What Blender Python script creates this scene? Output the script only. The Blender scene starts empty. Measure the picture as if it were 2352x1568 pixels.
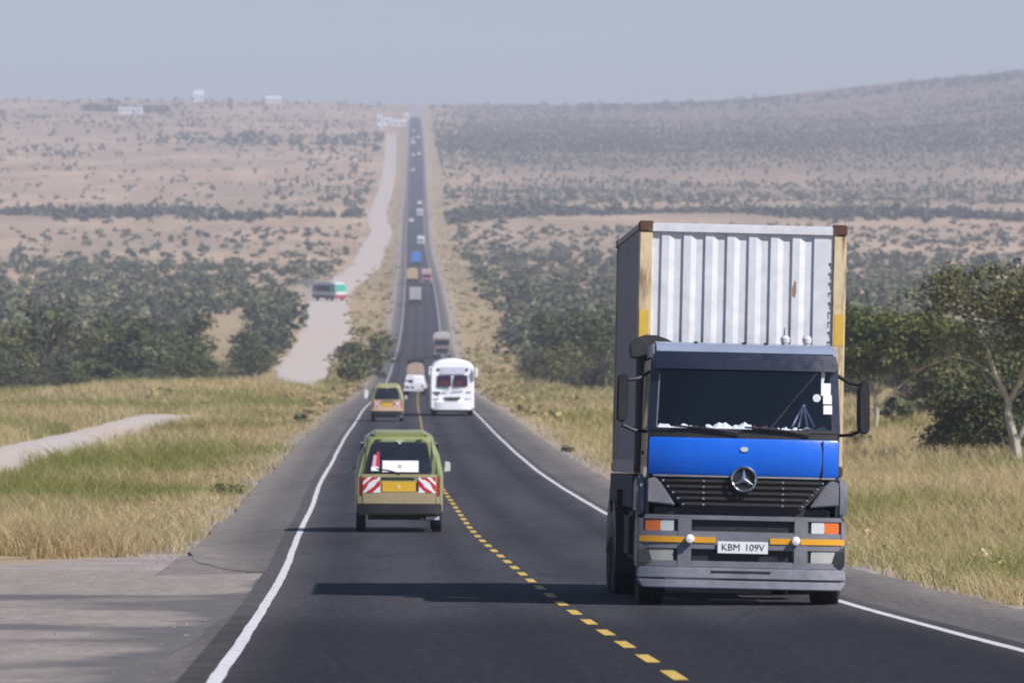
import bpy, bmesh, math, random
import numpy as np
from mathutils import Matrix, Vector

# ------------------------------------------------------------------ camera, light, exposure
R = math.radians
SC = bpy.context.scene
COL = SC.collection
F = 13400.0            # focal length in units of 1/2352 of the picture width
CX, YH = 1176.0, 450.0  # column straight ahead, row of the true horizon (same units)
cam = bpy.data.cameras.new('camera')
cam.sensor_width = 36.0
cam.lens = F / 2352.0 * 36.0
cam.clip_start = 1.0
cam.clip_end = 30000.0
cam.dof.use_dof = True
cam.dof.focus_distance = 72.0
cam.dof.aperture_fstop = 5.0
cam_o = bpy.data.objects.new('camera', cam)
COL.objects.link(cam_o)
cam_o.location = (0, 0, 0)
cam_o.rotation_euler = (R(90) - math.atan((784.0 - YH) / F), 0, 0)
SC.camera = cam_o

SUN_EL, SUN_AZ = R(44), R(33)
SUN = Vector((math.cos(SUN_EL) * math.cos(SUN_AZ), -math.cos(SUN_EL) * math.sin(SUN_AZ), math.sin(SUN_EL)))
W = bpy.data.worlds.new('World')
SC.world = W
W.use_nodes = True
nt = W.node_tree
nt.nodes.clear()
sky = nt.nodes.new('ShaderNodeTexSky')
sky.sky_type = 'NISHITA'
sky.sun_disc = False
sky.sun_elevation = SUN_EL
sky.sun_rotation = math.atan2(SUN.x, SUN.y)
sky.altitude = 1500
sky.air_density = 1.0
sky.dust_density = 1.6
sky.ozone_density = 4.0
bg = nt.nodes.new('ShaderNodeBackground')
bg.inputs['Strength'].default_value = 0.078
wo = nt.nodes.new('ShaderNodeOutputWorld')
nt.links.new(sky.outputs[0], bg.inputs[0])
nt.links.new(bg.outputs[0], wo.inputs[0])
sun = bpy.data.lights.new('sun', 'SUN')
sun.energy = 5.0
sun.angle = R(0.55)
sun.color = (1.0, 0.95, 0.89)
sun_o = bpy.data.objects.new('sun', sun)
COL.objects.link(sun_o)
sun_o.rotation_euler = SUN.to_track_quat('Z', 'Y').to_euler()
vs = SC.view_settings
vs.view_transform = 'Standard'
vs.look = 'None'
vs.exposure = 0.26
vs.use_white_balance = True
vs.white_balance_temperature = 6180
vs.white_balance_tint = 13
vs.gamma = 1.0
vs.use_curve_mapping = False
SC.render.engine = 'CYCLES'
SC.cycles.use_denoising = True
SC.cycles.filter_width = 1.9
SC.cycles.max_bounces = 6
SC.cycles.volume_bounces = 0
SC.cycles.transparent_max_bounces = 12

# ------------------------------------------------------------------ helpers
def sstep(x, a, b):
    t = np.clip((np.asarray(x, float) - a) / (b - a), 0, 1)
    return t * t * (3 - 2 * t)

def pchip(xs, ys):
    xs, ys = np.array(xs, float), np.array(ys, float)
    h = np.diff(xs); dl = np.diff(ys) / h
    m = np.zeros_like(xs)
    m[0], m[-1] = dl[0], dl[-1]
    for i in range(1, len(xs) - 1):
        if dl[i - 1] * dl[i] > 0:
            w1, w2 = 2 * h[i] + h[i - 1], h[i] + 2 * h[i - 1]
            m[i] = (w1 + w2) / (w1 / dl[i - 1] + w2 / dl[i])
    def f(x):
        x = np.asarray(x, float)
        i = np.clip(np.searchsorted(xs, x) - 1, 0, len(xs) - 2)
        t = (x - xs[i]) / h[i]
        tc = np.clip(t, 0, 1)
        y = ((1 + 2 * tc) * (1 - tc) ** 2 * ys[i] + tc * (1 - tc) ** 2 * h[i] * m[i]
             + tc * tc * (3 - 2 * tc) * ys[i + 1] + tc * tc * (tc - 1) * h[i] * m[i + 1])
        return y + np.where(t < 0, t * h[i] * m[i], 0) + np.where(t > 1, (t - 1) * h[i] * m[i + 1], 0)
    return f

# the road as surveyed: distance, metres below the lens, metres to the right of the optical axis
SURVEY = [(-60, -1.25, 4.0), (0, 1.55, 2.4), (42, 3.5, 1.24), (67.3, 4.69, .55), (87.6, 5.55, 0), (114.5, 6.57, -.78), (134, 7.22, -1.25),
          (167.5, 8.2, -2.11), (190, 8.85, -2.58), (253, 10.45, -3.85), (304, 11.75, -4.75), (350, 12.9, -5.6),
          (470, 16.2, -7.6), (600, 19.3, -9.6), (750, 21.8, -12.0), (930, 23.3, -14.6), (1039, 22.6, -16.2), (1340, 20.9, -21.2),
          (1836, 18.9, -30), (2060, 15.6, -34), (2300, 8.6, -38), (2735, -.8, -45), (3436, -24.6, -56.5), (4060, -43.5, -67),
          (4700, -62, -78), (5400, -82, -90), (6200, -95, -104), (9000, -97, -150)]
roadH = pchip([q[0] for q in SURVEY], [q[1] for q in SURVEY])
roadX = pchip([q[0] for q in SURVEY], [q[2] for q in SURVEY])
YTAB = np.arange(30, 6200, 1.0)
YROW = YH + roadH(YTAB) * F / YTAB
def dist_of_row(y):          # distance at which the road meets picture row y
    i = np.argmax(YROW <= y)
    return float(YTAB[i])

def wob(x, y, k=1.0, ph=0.0):   # smooth pseudo noise in -1..1
    x, y = np.asarray(x, float) * k, np.asarray(y, float) * k
    return (np.sin(x * 1.0 + 1.7 * np.sin(y * .63 + ph) + ph) + np.sin(y * 1.13 + 1.3 * np.sin(x * .71 - ph) + 2.1 * ph)
            + .6 * np.sin(2.3 * x - 1.9 * y + ph * 3) + .5 * np.sin(3.7 * y + 2.9 * x + 1.2 * ph)) / 3.1

# the dirt track to the left of the road: distance, axis
TRK = [(100, -11), (150, -16.5), (179, -18.2), (238, -19.3), (304, -20.0), (360, -20.6), (480, -21.5), (640, -23.5), (760, -27), (985, -31.5), (1145, -36.5), (1330, -40.5), (1600, -41.5),
       (2030, -47.5), (2130, -48), (2300, -53), (3050, -64.5), (4060, -84)]
trackX = pchip([q[0] for q in TRK], [q[1] for q in TRK])

def ground_z(X, Y):
    X, Y = np.asarray(X, float), np.asarray(Y, float)
    t = X - roadX(Y)
    a = np.abs(t)
    z = -roadH(Y)
    left_on = np.where(t < 0, sstep(Y, 95, 115), 1.0)
    z = z - .04 - .38 * sstep(a, 5.2, 8.5) * left_on
    trk = np.where(t < 0, sstep(np.abs(X - trackX(Y)), 3.2, 7.0), 1.0)
    z = z + .16 * wob(X, Y, .45) * sstep(a, 7, 12) * trk * left_on
    z = z + 1.1 * wob(X, Y, .021, 1.3) * sstep(a, 25, 70) * trk
    z = z + 1.25 * sstep(Y, 395, 470) * (1 - sstep(Y, 500, 590)) * sstep(-t, 8, 13) * (1 - sstep(-t, 24, 34))
    z = z + (34 * sstep(X, 95, 620) + .025 * np.clip(X - 300, 0, 2000)) * sstep(Y, 2500, 5100)
    z = z - 3.0 * sstep(t, -30, -90) * 0
    z = z + 5.0 * sstep(-X, 80, 380) * sstep(Y, 3000, 4600)
    return z

def gz(x, y):
    return float(ground_z(x, y))

def spot(px, row):           # point on the ground seen at column px of row (road level)
    d = dist_of_row(row)
    x = (px - CX) * d / F
    return x, d

def tag(o, label=None, cat=None, group=None, kind=None):
    if label: o['label'] = label
    if cat: o['category'] = cat
    if group: o['group'] = group
    if kind: o['kind'] = kind
    return o

def empty(name, label=None, cat=None, group=None, mw=None):
    o = bpy.data.objects.new(name, None)
    o.empty_display_size = .3
    COL.objects.link(o)
    if mw is not None: o.matrix_world = mw
    return tag(o, label, cat, group)

def link_mesh(name, me, parent=None):
    o = bpy.data.objects.new(name, me)
    COL.objects.link(o)
    if parent is not None: o.parent = parent
    return o

def road_frame(x, d, roll=0.0, yaw=0.0, z=None):
    """x right, y away from the camera along the road, z up; rolled clockwise as seen."""
    dx = float(roadX(d + 2) - roadX(d - 2)) / 4
    dz = -float(roadH(d + 2) - roadH(d - 2)) / 4
    y = Vector((dx, 1, dz)).normalized()
    xa = y.cross(Vector((0, 0, 1))).normalized()
    za = xa.cross(y)
    m = Matrix((xa, y, za)).transposed().to_4x4()
    m = Matrix.Translation((x, d, -float(roadH(d)) if z is None else z)) @ m
    return m @ Matrix.Rotation(yaw, 4, 'Z') @ Matrix.Rotation(roll, 4, 'Y')

class MB:
    def __init__(s):
        s.v, s.f = [], []
    def add(s, vs_, fs):
        n = len(s.v)
        s.v += [tuple(q) for q in vs_]
        s.f += [tuple(i + n for i in q) for q in fs]
        return s
    def box(s, x0, x1, y0, y1, z0, z1):
        return s.add([(x0, y0, z0), (x1, y0, z0), (x1, y1, z0), (x0, y1, z0), (x0, y0, z1), (x1, y0, z1), (x1, y1, z1), (x0, y1, z1)],
                     [(0, 3, 2, 1), (4, 5, 6, 7), (0, 1, 5, 4), (1, 2, 6, 5), (2, 3, 7, 6), (3, 0, 4, 7)])
    def prism_x(s, prof, x0, x1, tx=None):
        """profile of (y, z) extruded along x; tx(z) scales x (tumblehome)."""
        n = len(prof); k = tx or (lambda z: 1.0)
        vs_ = [(x0 * k(z), y, z) for y, z in prof] + [(x1 * k(z), y, z) for y, z in prof]
        return s.add(vs_, [tuple(range(n)), tuple(range(2 * n - 1, n - 1, -1))] + [(i, i + n, (i + 1) % n + n, (i + 1) % n) for i in range(n)])
    def prism_y(s, prof, y0, y1):
        n = len(prof)
        vs_ = [(x, y0, z) for x, z in prof] + [(x, y1, z) for x, z in prof]
        return s.add(vs_, [tuple(range(n)), tuple(range(2 * n - 1, n - 1, -1))] + [(i, i + n, (i + 1) % n + n, (i + 1) % n) for i in range(n)])
    def tube(s, pts, radii, n=8, caps=True):
        rings = []
        vs_ = []
        pts = [Vector(q) for q in pts]
        if not hasattr(radii, '__len__'): radii = [radii] * len(pts)
        for i, q in enumerate(pts):
            t = (pts[min(i + 1, len(pts) - 1)] - pts[max(i - 1, 0)])
            t = t.normalized() if t.length > 1e-9 else Vector((0, 0, 1))
            u = t.cross(Vector((0.31, 0.17, .93)))
            if u.length < .1: u = t.cross(Vector((1, 0, 0)))
            u.normalize(); w = t.cross(u)
            for k in range(n):
                a = 2 * math.pi * k / n
                vs_.append(q + (u * math.cos(a) + w * math.sin(a)) * radii[i])
        fs = []
        for i in range(len(pts) - 1):
            for k in range(n):
                k2 = (k + 1) % n
                fs.append((i * n + k, i * n + k2, (i + 1) * n + k2, (i + 1) * n + k))
        if caps:
            fs.append(tuple(range(n - 1, -1, -1))); fs.append(tuple(range((len(pts) - 1) * n, len(pts) * n)))
        return s.add(vs_, fs)
    def lathe(s, prof, c, axis='x', n=24):
        """closed profile of (radius, offset along the axis) turned about the axis through c."""
        m = len(prof); vs_ = []
        for k in range(n):
            a = 2 * math.pi * k / n; ca, sa = math.cos(a), math.sin(a)
            for r, o in prof:
                q = {'x': (o, r * ca, r * sa), 'y': (r * ca, o, r * sa), 'z': (r * ca, r * sa, o)}[axis]
                vs_.append((c[0] + q[0], c[1] + q[1], c[2] + q[2]))
        fs = []
        for k in range(n):
            k2 = (k + 1) % n
            for i in range(m):
                i2 = (i + 1) % m
                fs.append((k * m + i, k2 * m + i, k2 * m + i2, k * m + i2))
        return s.add(vs_, fs)
    def disc(s, c, r, y0, y1, n=20, rz=None):
        rz = rz or r
        return s.prism_y([(c[0] + r * math.cos(2 * math.pi * k / n), c[1] + rz * math.sin(2 * math.pi * k / n)) for k in range(n)], y0, y1)
    def ellipsoid(s, c, rx, ry, rz, nu=16, nv=9, zmin=-1.0):
        vs_, fs = [], []
        for j in range(nv + 1):
            el = -math.pi / 2 + math.pi * j / nv
            for i in range(nu):
                a = 2 * math.pi * i / nu
                vs_.append((c[0] + rx * math.cos(el) * math.cos(a), c[1] + ry * math.cos(el) * math.sin(a), c[2] + rz * max(math.sin(el), zmin)))
        for j in range(nv):
            for i in range(nu):
                i2 = (i + 1) % nu
                fs.append((j * nu + i, j * nu + i2, (j + 1) * nu + i2, (j + 1) * nu + i))
        return s.add(vs_, fs)
    def patch(s, z0, z1, xl0, xr0, xl1, xr1, yf, proud=.01, thick=.03, nx=8, nz=2, r=0.0):
        """a plate facing -y that follows the surface y = yf(x, z), with rounded corners of radius r."""
        H = z1 - z0
        ts = [i / nz for i in range(nz + 1)]
        if r > 0:
            arc = [r * (1 - math.cos(a * math.pi / 10)) / H for a in range(1, 5)]
            ts = sorted(set([0, 1] + arc + [1 - a for a in arc] + [t for t in ts if r / H < t < 1 - r / H] + [r / H, 1 - r / H]))
        n = len(ts); fr, bk = [], []
        for t in ts:
            z = z0 + H * t
            xl, xr = xl0 + (xl1 - xl0) * t, xr0 + (xr1 - xr0) * t
            e = min(z - z0, z1 - z)
            if r > 0 and e < r:
                c = r - math.sqrt(max(r * r - (r - e) ** 2, 0)); xl += c; xr -= c
            for i in range(nx + 1):
                x = xl + (xr - xl) * i / nx
                y = yf(x, z)
                fr.append((x, y - proud, z)); bk.append((x, y + thick - proud, z))
        k = nx + 1; N = n * k; fs = []
        for j in range(n - 1):
            for i in range(nx):
                a, b, c, d = j * k + i, j * k + i + 1, (j + 1) * k + i + 1, (j + 1) * k + i
                fs += [(a, b, c, d), (d + N, c + N, b + N, a + N)]
            a, d = j * k, (j + 1) * k
            fs.append((a, d, d + N, a + N))
            a, d = j * k + nx, (j + 1) * k + nx
            fs.append((d, a, a + N, d + N))
        for i in range(nx):
            fs.append((i + 1, i, i + N, i + 1 + N))
            a = (n - 1) * k + i
            fs.append((a, a + 1, a + 1 + N, a + N))
        return s.add(fr + bk, fs)
    def mesh(s, name, mat, smooth=False, bevel=0.0, fix=True):
        me = bpy.data.meshes.new(name)
        me.from_pydata(s.v, [], s.f)
        if fix or bevel:
            bm = bmesh.new(); bm.from_mesh(me)
            if bevel:
                bmesh.ops.remove_doubles(bm, verts=bm.verts, dist=1e-5)
                es = [e for e in bm.edges if len(e.link_faces) == 2 and e.calc_face_angle(0) > .6]
                bmesh.ops.bevel(bm, geom=es, offset=bevel, segments=2, affect='EDGES', clamp_overlap=True)
            bmesh.ops.recalc_face_normals(bm, faces=bm.faces)
            bm.to_mesh(me); bm.free()
        if smooth or bevel:
            me.polygons.foreach_set('use_smooth', [True] * len(me.polygons))
            me.set_sharp_from_angle(angle=R(38))
        me.materials.append(mat)
        return me
    def build(s, name, mat, parent=None, **kw):
        return link_mesh(name, s.mesh(name, mat, **kw), parent)

# ------------------------------------------------------------------ materials
def node_mat(name):
    m = bpy.data.materials.new(name)
    m.use_nodes = True
    t = m.node_tree
    b = t.nodes['Principled BSDF']
    return m, t, b

def ramp(t, stops, src, interp='LINEAR'):
    n = t.nodes.new('ShaderNodeValToRGB')
    cr = n.color_ramp
    cr.interpolation = interp
    while len(cr.elements) < len(stops): cr.elements.new(.5)
    for e, (p, c) in zip(cr.elements, stops):
        e.position = p; e.color = (*c, 1)
    t.links.new(src, n.inputs[0])
    return n.outputs[0]

def noise(t, scale, detail=4, rough=.55, vec=None, stretch=None):
    n = t.nodes.new('ShaderNodeTexNoise')
    n.inputs['Scale'].default_value = scale
    n.inputs['Detail'].default_value = detail
    n.inputs['Roughness'].default_value = rough
    if vec is None:
        vec = t.nodes.new('ShaderNodeTexCoord').outputs['Object']
    if stretch:
        mp = t.nodes.new('ShaderNodeMapping')
        mp.inputs['Scale'].default_value = stretch
        t.links.new(vec, mp.inputs[0]); vec = mp.outputs[0]
    t.links.new(vec, n.inputs['Vector'])
    return n.outputs['Fac']

def mixc(t, fac, a, b, mode='MIX'):
    n = t.nodes.new('ShaderNodeMix')
    n.data_type = 'RGBA'; n.blend_type = mode
    for sock, val in ((n.inputs['Factor'], fac), (n.inputs['A'], a), (n.inputs['B'], b)):
        pass
    ins = [i for i in n.inputs if i.enabled]
    for sock, val in zip((n.inputs[0], n.inputs[6], n.inputs[7]), (fac, a, b)):
        if hasattr(val, 'is_linked'): t.links.new(val, sock)
        elif isinstance(val, (int, float)): sock.default_value = val
        else: sock.default_value = (*val, 1)
    return n.outputs[2]

def bump(t, b, src, strength=.3, dist=.02):
    n = t.nodes.new('ShaderNodeBump')
    n.inputs['Strength'].default_value = strength
    n.inputs['Distance'].default_value = dist
    t.links.new(src, n.inputs['Height'])
    t.links.new(n.outputs[0], b.inputs['Normal'])

def paint(name, c, rough=.45, metal=0.0, dirt=.25, dcol=(.2, .16, .12), scale=3.0, coat=0.0, bmp=0.0):
    m, t, b = node_mat(name)
    f = noise(t, scale, 6, .65)
    lo = tuple(max(q * (1 - dirt * .5), 0) for q in c)
    hi = tuple(min(q * (1 + dirt * .25), .95) for q in c)
    base = ramp(t, [(.3, lo), (.7, hi)], f)
    f2 = noise(t, scale * 4.3, 5, .7)
    k = ramp(t, [(.55, (0, 0, 0)), (.78, (dirt,) * 3)], f2)
    t.links.new(mixc(t, k, base, dcol), b.inputs['Base Color'])
    rr = ramp(t, [(.3, (max(rough - .1, .05),) * 3), (.75, (min(rough + .15, 1),) * 3)], f2)
    t.links.new(rr, b.inputs['Roughness'])
    b.inputs['Metallic'].default_value = metal
    b.inputs['Coat Weight'].default_value = coat
    if bmp: bump(t, b, f2, bmp, .01)
    return m

def glass_dark(name, c=(.012, .014, .02)):
    m, t, b = node_mat(name)
    f = noise(t, 2.0, 3)
    t.links.new(ramp(t, [(.3, c), (.7, tuple(q * 1.8 for q in c))], f), b.inputs['Base Color'])
    b.inputs['Roughness'].default_value = .08
    b.inputs['IOR'].default_value = 1.5
    return m

def glass_clear(name, tint=.62):
    m, t, b = node_mat(name)
    out = t.nodes['Material Output']
    tr = t.nodes.new('ShaderNodeBsdfTransparent'); tr.inputs[0].default_value = (tint, tint * 1.02, tint * 1.05, 1)
    gl = t.nodes.new('ShaderNodeBsdfGlossy'); gl.inputs['Roughness'].default_value = .06
    lw = t.nodes.new('ShaderNodeLayerWeight'); pw = t.nodes.new('ShaderNodeMath'); pw.operation = 'POWER'; pw.inputs[1].default_value = 4
    t.links.new(lw.outputs['Facing'], pw.inputs[0])
    fr = t.nodes.new('ShaderNodeMath'); fr.operation = 'MULTIPLY_ADD'; fr.inputs[1].default_value = .6; fr.inputs[2].default_value = .03
    t.links.new(pw.outputs[0], fr.inputs[0])
    mx = t.nodes.new('ShaderNodeMixShader')
    t.links.new(fr.outputs[0], mx.inputs[0]); t.links.new(tr.outputs[0], mx.inputs[1]); t.links.new(gl.outputs[0], mx.inputs[2])
    t.links.new(mx.outputs[0], out.inputs['Surface'])
    t.nodes.remove(b)
    return m

def rusty(name, c, amount=.5, streak=(6, 6, .7)):
    """paint with rust that breaks through in patches and runs."""
    m, t, b = node_mat(name)
    f = noise(t, 1.6, 6, .7, stretch=streak)
    g = noise(t, 5.0, 6, .75)
    base = ramp(t, [(.25, tuple(q * .78 for q in c)), (.6, c), (.85, tuple(min(q * 1.12, .9) for q in c))], g)
    k = ramp(t, [(.78 - .35 * amount, (0, 0, 0)), (.9 - .3 * amount, (.85,) * 3)], f)
    rust = ramp(t, [(.3, (.06, .022, .012)), (.7, (.2, .085, .03))], g)
    t.links.new(mixc(t, k, base, rust), b.inputs['Base Color'])
    b.inputs['Roughness'].default_value = .6
    bump(t, b, g, .25, .01)
    return m

def leafy(name, dark, mid, light):
    m, t, b = node_mat(name)
    a = t.nodes.new('ShaderNodeAttribute'); a.attribute_name = 'tint'
    t.links.new(ramp(t, [(0, dark), (.55, mid), (1, light)], a.outputs['Fac']), b.inputs['Base Color'])
    b.inputs['Roughness'].default_value = .75
    b.inputs['Specular IOR Level'].default_value = .2
    return m

# ------------------------------------------------------------------ the setting: ground, road, shoulders, tracks, air
ROWS = np.concatenate([np.arange(-40, 120, 3.0), np.arange(120, 400, 6.0), np.arange(400, 1000, 12.0), np.arange(1000, 2600, 25.0),
                       np.arange(2600, 6400, 50.0), np.array([6500, 6800, 7200, 7600])])

def grid_mesh(name, X, Y, Z, mat, smooth=True, attrs=None):
    nr, nc = X.shape
    me = bpy.data.meshes.new(name)
    co = np.stack([X, Y, Z], -1).reshape(-1, 3)
    idx = np.arange(nr * nc).reshape(nr, nc)
    q = np.stack([idx[:-1, :-1], idx[:-1, 1:], idx[1:, 1:], idx[1:, :-1]], -1).reshape(-1, 4)
    me.vertices.add(len(co)); me.vertices.foreach_set('co', co.ravel())
    me.loops.add(q.size); me.loops.foreach_set('vertex_index', q.ravel().astype(np.int32))
    me.polygons.add(len(q)); me.polygons.foreach_set('loop_start', np.arange(0, q.size, 4, dtype=np.int32))
    me.polygons.foreach_set('use_smooth', np.ones(len(q), bool))
    for k, v in (attrs or {}).items():
        a = me.attributes.new(k, 'FLOAT', 'POINT'); a.data.foreach_set('value', v.ravel().astype(np.float32))
    me.update(calc_edges=True); me.validate()
    me.materials.append(mat)
    return me

# ---- ground material: soil, straw litter, green flushes; gravel beside the shoulders
m_ground, t, b = node_mat('savanna_ground')
geo = t.nodes.new('ShaderNodeNewGeometry').outputs['Position']
n1 = noise(t, .9, 8, .7, geo)
n2 = noise(t, .045, 5, .6, geo, (1, .35, 1))
n3 = noise(t, .012, 4, .55, geo, (1, .4, 1))
n4 = noise(t, .25, 6, .65, geo)
near = ramp(t, [(.25, (.19, .13, .07)), (.5, (.33, .25, .12)), (.72, (.42, .33, .17))], n1)
near = mixc(t, ramp(t, [(.5, (0, 0, 0)), (.62, (.8,) * 3)], n2), near, ramp(t, [(.3, (.13, .14, .05)), (.7, (.25, .24, .09))], n4))
far = ramp(t, [(.3, (.33, .22, .145)), (.5, (.43, .31, .205)), (.7, (.50, .385, .25))], n2)
far = mixc(t, ramp(t, [(.42, (0, 0, 0)), (.6, (.75,) * 3)], n3), far, ramp(t, [(.35, (.16, .135, .09)), (.65, (.38, .29, .19))], n4))
far = mixc(t, ramp(t, [(.55, (0, 0, 0)), (.68, (.55,) * 3)], noise(t, .14, 6, .7, geo, (1, .3, 1))), far, (.17, .14, .09))
sc_ = t.nodes.new('ShaderNodeAttribute'); sc_.attribute_name = 'scrubby'
far = mixc(t, sc_.outputs['Fac'], far, ramp(t, [(.35, (.085, .072, .05)), (.65, (.26, .21, .145))], n4))
at = t.nodes.new('ShaderNodeAttribute'); at.attribute_name = 'far'
gr = t.nodes.new('ShaderNodeAttribute'); gr.attribute_name = 'gravel'
colr = mixc(t, at.outputs['Fac'], near, far)
gravel = ramp(t, [(.3, (.22, .185, .17)), (.7, (.4, .35, .31))], n1)
colr = mixc(t, gr.outputs['Fac'], colr, gravel)
t.links.new(colr, b.inputs['Base Color'])
b.inputs['Roughness'].default_value = .95
b.inputs['Specular IOR Level'].default_value = .1
bump(t, b, n1, .6, .15)

lat = np.array([0, 2.6, 5.2, 5.8, 6.6, 7.5, 8.5, 10, 11.5, 13, 14.5, 16, 18, 20, 22, 24, 27, 30, 34, 38, 43, 48, 54, 60.])
frac = np.array([.08, .16, .26, .38, .52, .7, 1.0])
def ground_cols(d):
    ext = 160 + .27 * max(d, 0)
    side = np.concatenate([lat, 60 + (ext - 60) * frac])
    return np.concatenate([-side[:0:-1], side])
T = np.array([ground_cols(d) for d in ROWS])
Y = np.repeat(ROWS[:, None], T.shape[1], 1)
X = roadX(Y) + T
Z = ground_z(X, Y)
Z = np.where(np.abs(T) < 5.25, -roadH(Y) - .05, Z)
a = np.abs(T)
grav = (1 - sstep(a, 5.9, 7.0)) * .9
grav = np.where(T < 0, np.maximum(grav, 1 - sstep(Y, 0, 5) * sstep(Y - 86 - 2.6 * np.clip(T + 9, 0, 4), -2, 7)), grav)
ground = link_mesh('ground', grid_mesh('ground', X, Y, Z, m_ground, attrs={'far': sstep(Y, 500, 1500) * (1 - .5 * (1 - sstep(a, 10, 22))), 'gravel': grav,
    'scrubby': np.clip((.35 + .3 * sstep(Y, 3100, 3700) + .75 * (.5 + .5 * wob(X, Y, .011, 2.2))) * sstep(T, 12, 60) * sstep(Y, 2450, 2700) * (1 - .75 * np.exp(-((Y - 2980) / 130) ** 2)), 0, .85)}))
tag(ground, kind='structure')

# ---- asphalt
def asphalt(name, lo, hi, streak=.6):
    m, t, b = node_mat(name)
    geo = t.nodes.new('ShaderNodeNewGeometry').outputs['Position']
    f = noise(t, 38, 3, .6, geo)
    g = noise(t, .6, 5, .6, geo, (1.6, .12, 1))
    h = noise(t, .05, 3, .5, geo, (.3, 1, 1))
    c = ramp(t, [(.3, lo), (.7, hi)], g)
    c = mixc(t, ramp(t, [(.35, (0, 0, 0)), (.7, (streak,) * 3)], h), c, tuple(q * 1.35 for q in hi))
    c = mixc(t, .22, c, ramp(t, [(.35, (.008, .008, .008)), (.7, (.13, .125, .125))], f))
    lane = t.nodes.new('ShaderNodeAttribute'); lane.attribute_name = 'wheelpath'
    c = mixc(t, lane.outputs['Fac'], c, tuple(q * .72 for q in lo))
    st = noise(t, .35, 5, .7, geo, (2.2, .22, 1))
    c = mixc(t, ramp(t, [(.56, (0, 0, 0)), (.7, (.5,) * 3)], st), c, tuple(q * .55 for q in lo))
    near_dark = t.nodes.new('ShaderNodeAttribute'); near_dark.attribute_name = 'near_dark'
    c = mixc(t, near_dark.outputs['Fac'], c, tuple(q * .62 for q in lo))  # asphalt darker over the near end of the road
    gn = noise(t, 16, 6, .8, geo, (1, .05, 1))
    c = mixc(t, .55, c, ramp(t, [(.3, (.3, .3, .3)), (.5, (1, 1, 1)), (.72, (1.9, 1.85, 1.8))], gn), 'MULTIPLY')
    dst = t.nodes.new('ShaderNodeAttribute'); dst.attribute_name = 'dust'
    dk = t.nodes.new('ShaderNodeMath'); dk.operation = 'MULTIPLY'
    t.links.new(dst.outputs['Fac'], dk.inputs[0]); t.links.new(ramp(t, [(.3, (.25,) * 3), (.62, (1,) * 3)], noise(t, 2.4, 7, .75, geo, (1, .35, 1))), dk.inputs[1])
    c = mixc(t, dk.outputs[0], c, (.26, .222, .19))
    t.links.new(c, b.inputs['Base Color'])
    b.inputs['Roughness'].default_value = .9
    b.inputs['Specular IOR Level'].default_value = .12
    bump(t, b, f, .5, .006)
    return m
m_road = asphalt('asphalt', (.027, .027, .032), (.052, .051, .058))
m_should = asphalt('old_asphalt', (.085, .08, .078), (.13, .122, .115), .3)
rd = ROWS[ROWS <= 4750]
rd = np.unique(np.concatenate([rd, np.arange(-39, 420, 1.5)]))
def on_rows(f, d):   # heights sampled on the ground's own rows, so that the sheets never cross
    return np.interp(d, ROWS, f(ROWS))
def strip(name, d, xl, xr, lift, mat, nc=9, attr=None, kind='structure', parent=None):
    """a sheet that follows the road between two lateral offsets."""
    u = np.linspace(0, 1, nc)[None, :]
    T = xl[:, None] * (1 - u) + xr[:, None] * u
    Yg = np.repeat(d[:, None], nc, 1)
    Xg = np.interp(d, ROWS, roadX(ROWS))[:, None] + T
    Zg = -on_rows(roadH, d)[:, None] + lift + 0 * T
    me = grid_mesh(name, Xg, Yg, Zg, mat, attrs={'wheelpath': attr(T), 'near_dark': .8 * (1 - sstep(Yg + 1.2 * wob(T, T * 0, 2.0), 55, 66)), 'dust': .22 * sstep(np.abs(T), 2.9, 3.6)} if attr else
                   {'dust': np.clip(.12 + .75 * sstep(np.abs(T), 4.1, 5.15) + np.where(T < 0, .7 * (1 - sstep(Yg, 84, 108)) * sstep(-T, 3.6, 4.4), 0), 0, .9)} if mat is m_should else None)
    o = link_mesh(name, me, parent)
    if parent is None: tag(o, kind=kind)
    return o
LL, RL = -3.38, 3.28      # edge lines either side of the yellow centre dashes
def wheelpath(T):
    return .55 * sum(np.exp(-((T - c) / .33) ** 2) for c in (-2.55, -.85, .85, 2.55))
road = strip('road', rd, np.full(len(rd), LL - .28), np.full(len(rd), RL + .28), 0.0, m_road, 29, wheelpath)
ds = rd[(rd >= 84)]
jag = .1 * wob(ds, ds * 0, .35) + .03 * wob(ds, ds, 1.1) + 1.3 * np.exp(-(ds - 84) / 5.0)
strip('road_shoulder', ds, np.full(len(ds), -5.15) + jag, np.full(len(ds), LL - .27), -.008, m_should, 14)
jr = .1 * wob(rd + 33, rd * 0, .8) + .05 * wob(rd, rd, 2.3)
strip('road_shoulder', rd, np.full(len(rd), RL + .27), np.full(len(rd), 5.05) + jr, -.008, m_should, 12)

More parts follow.
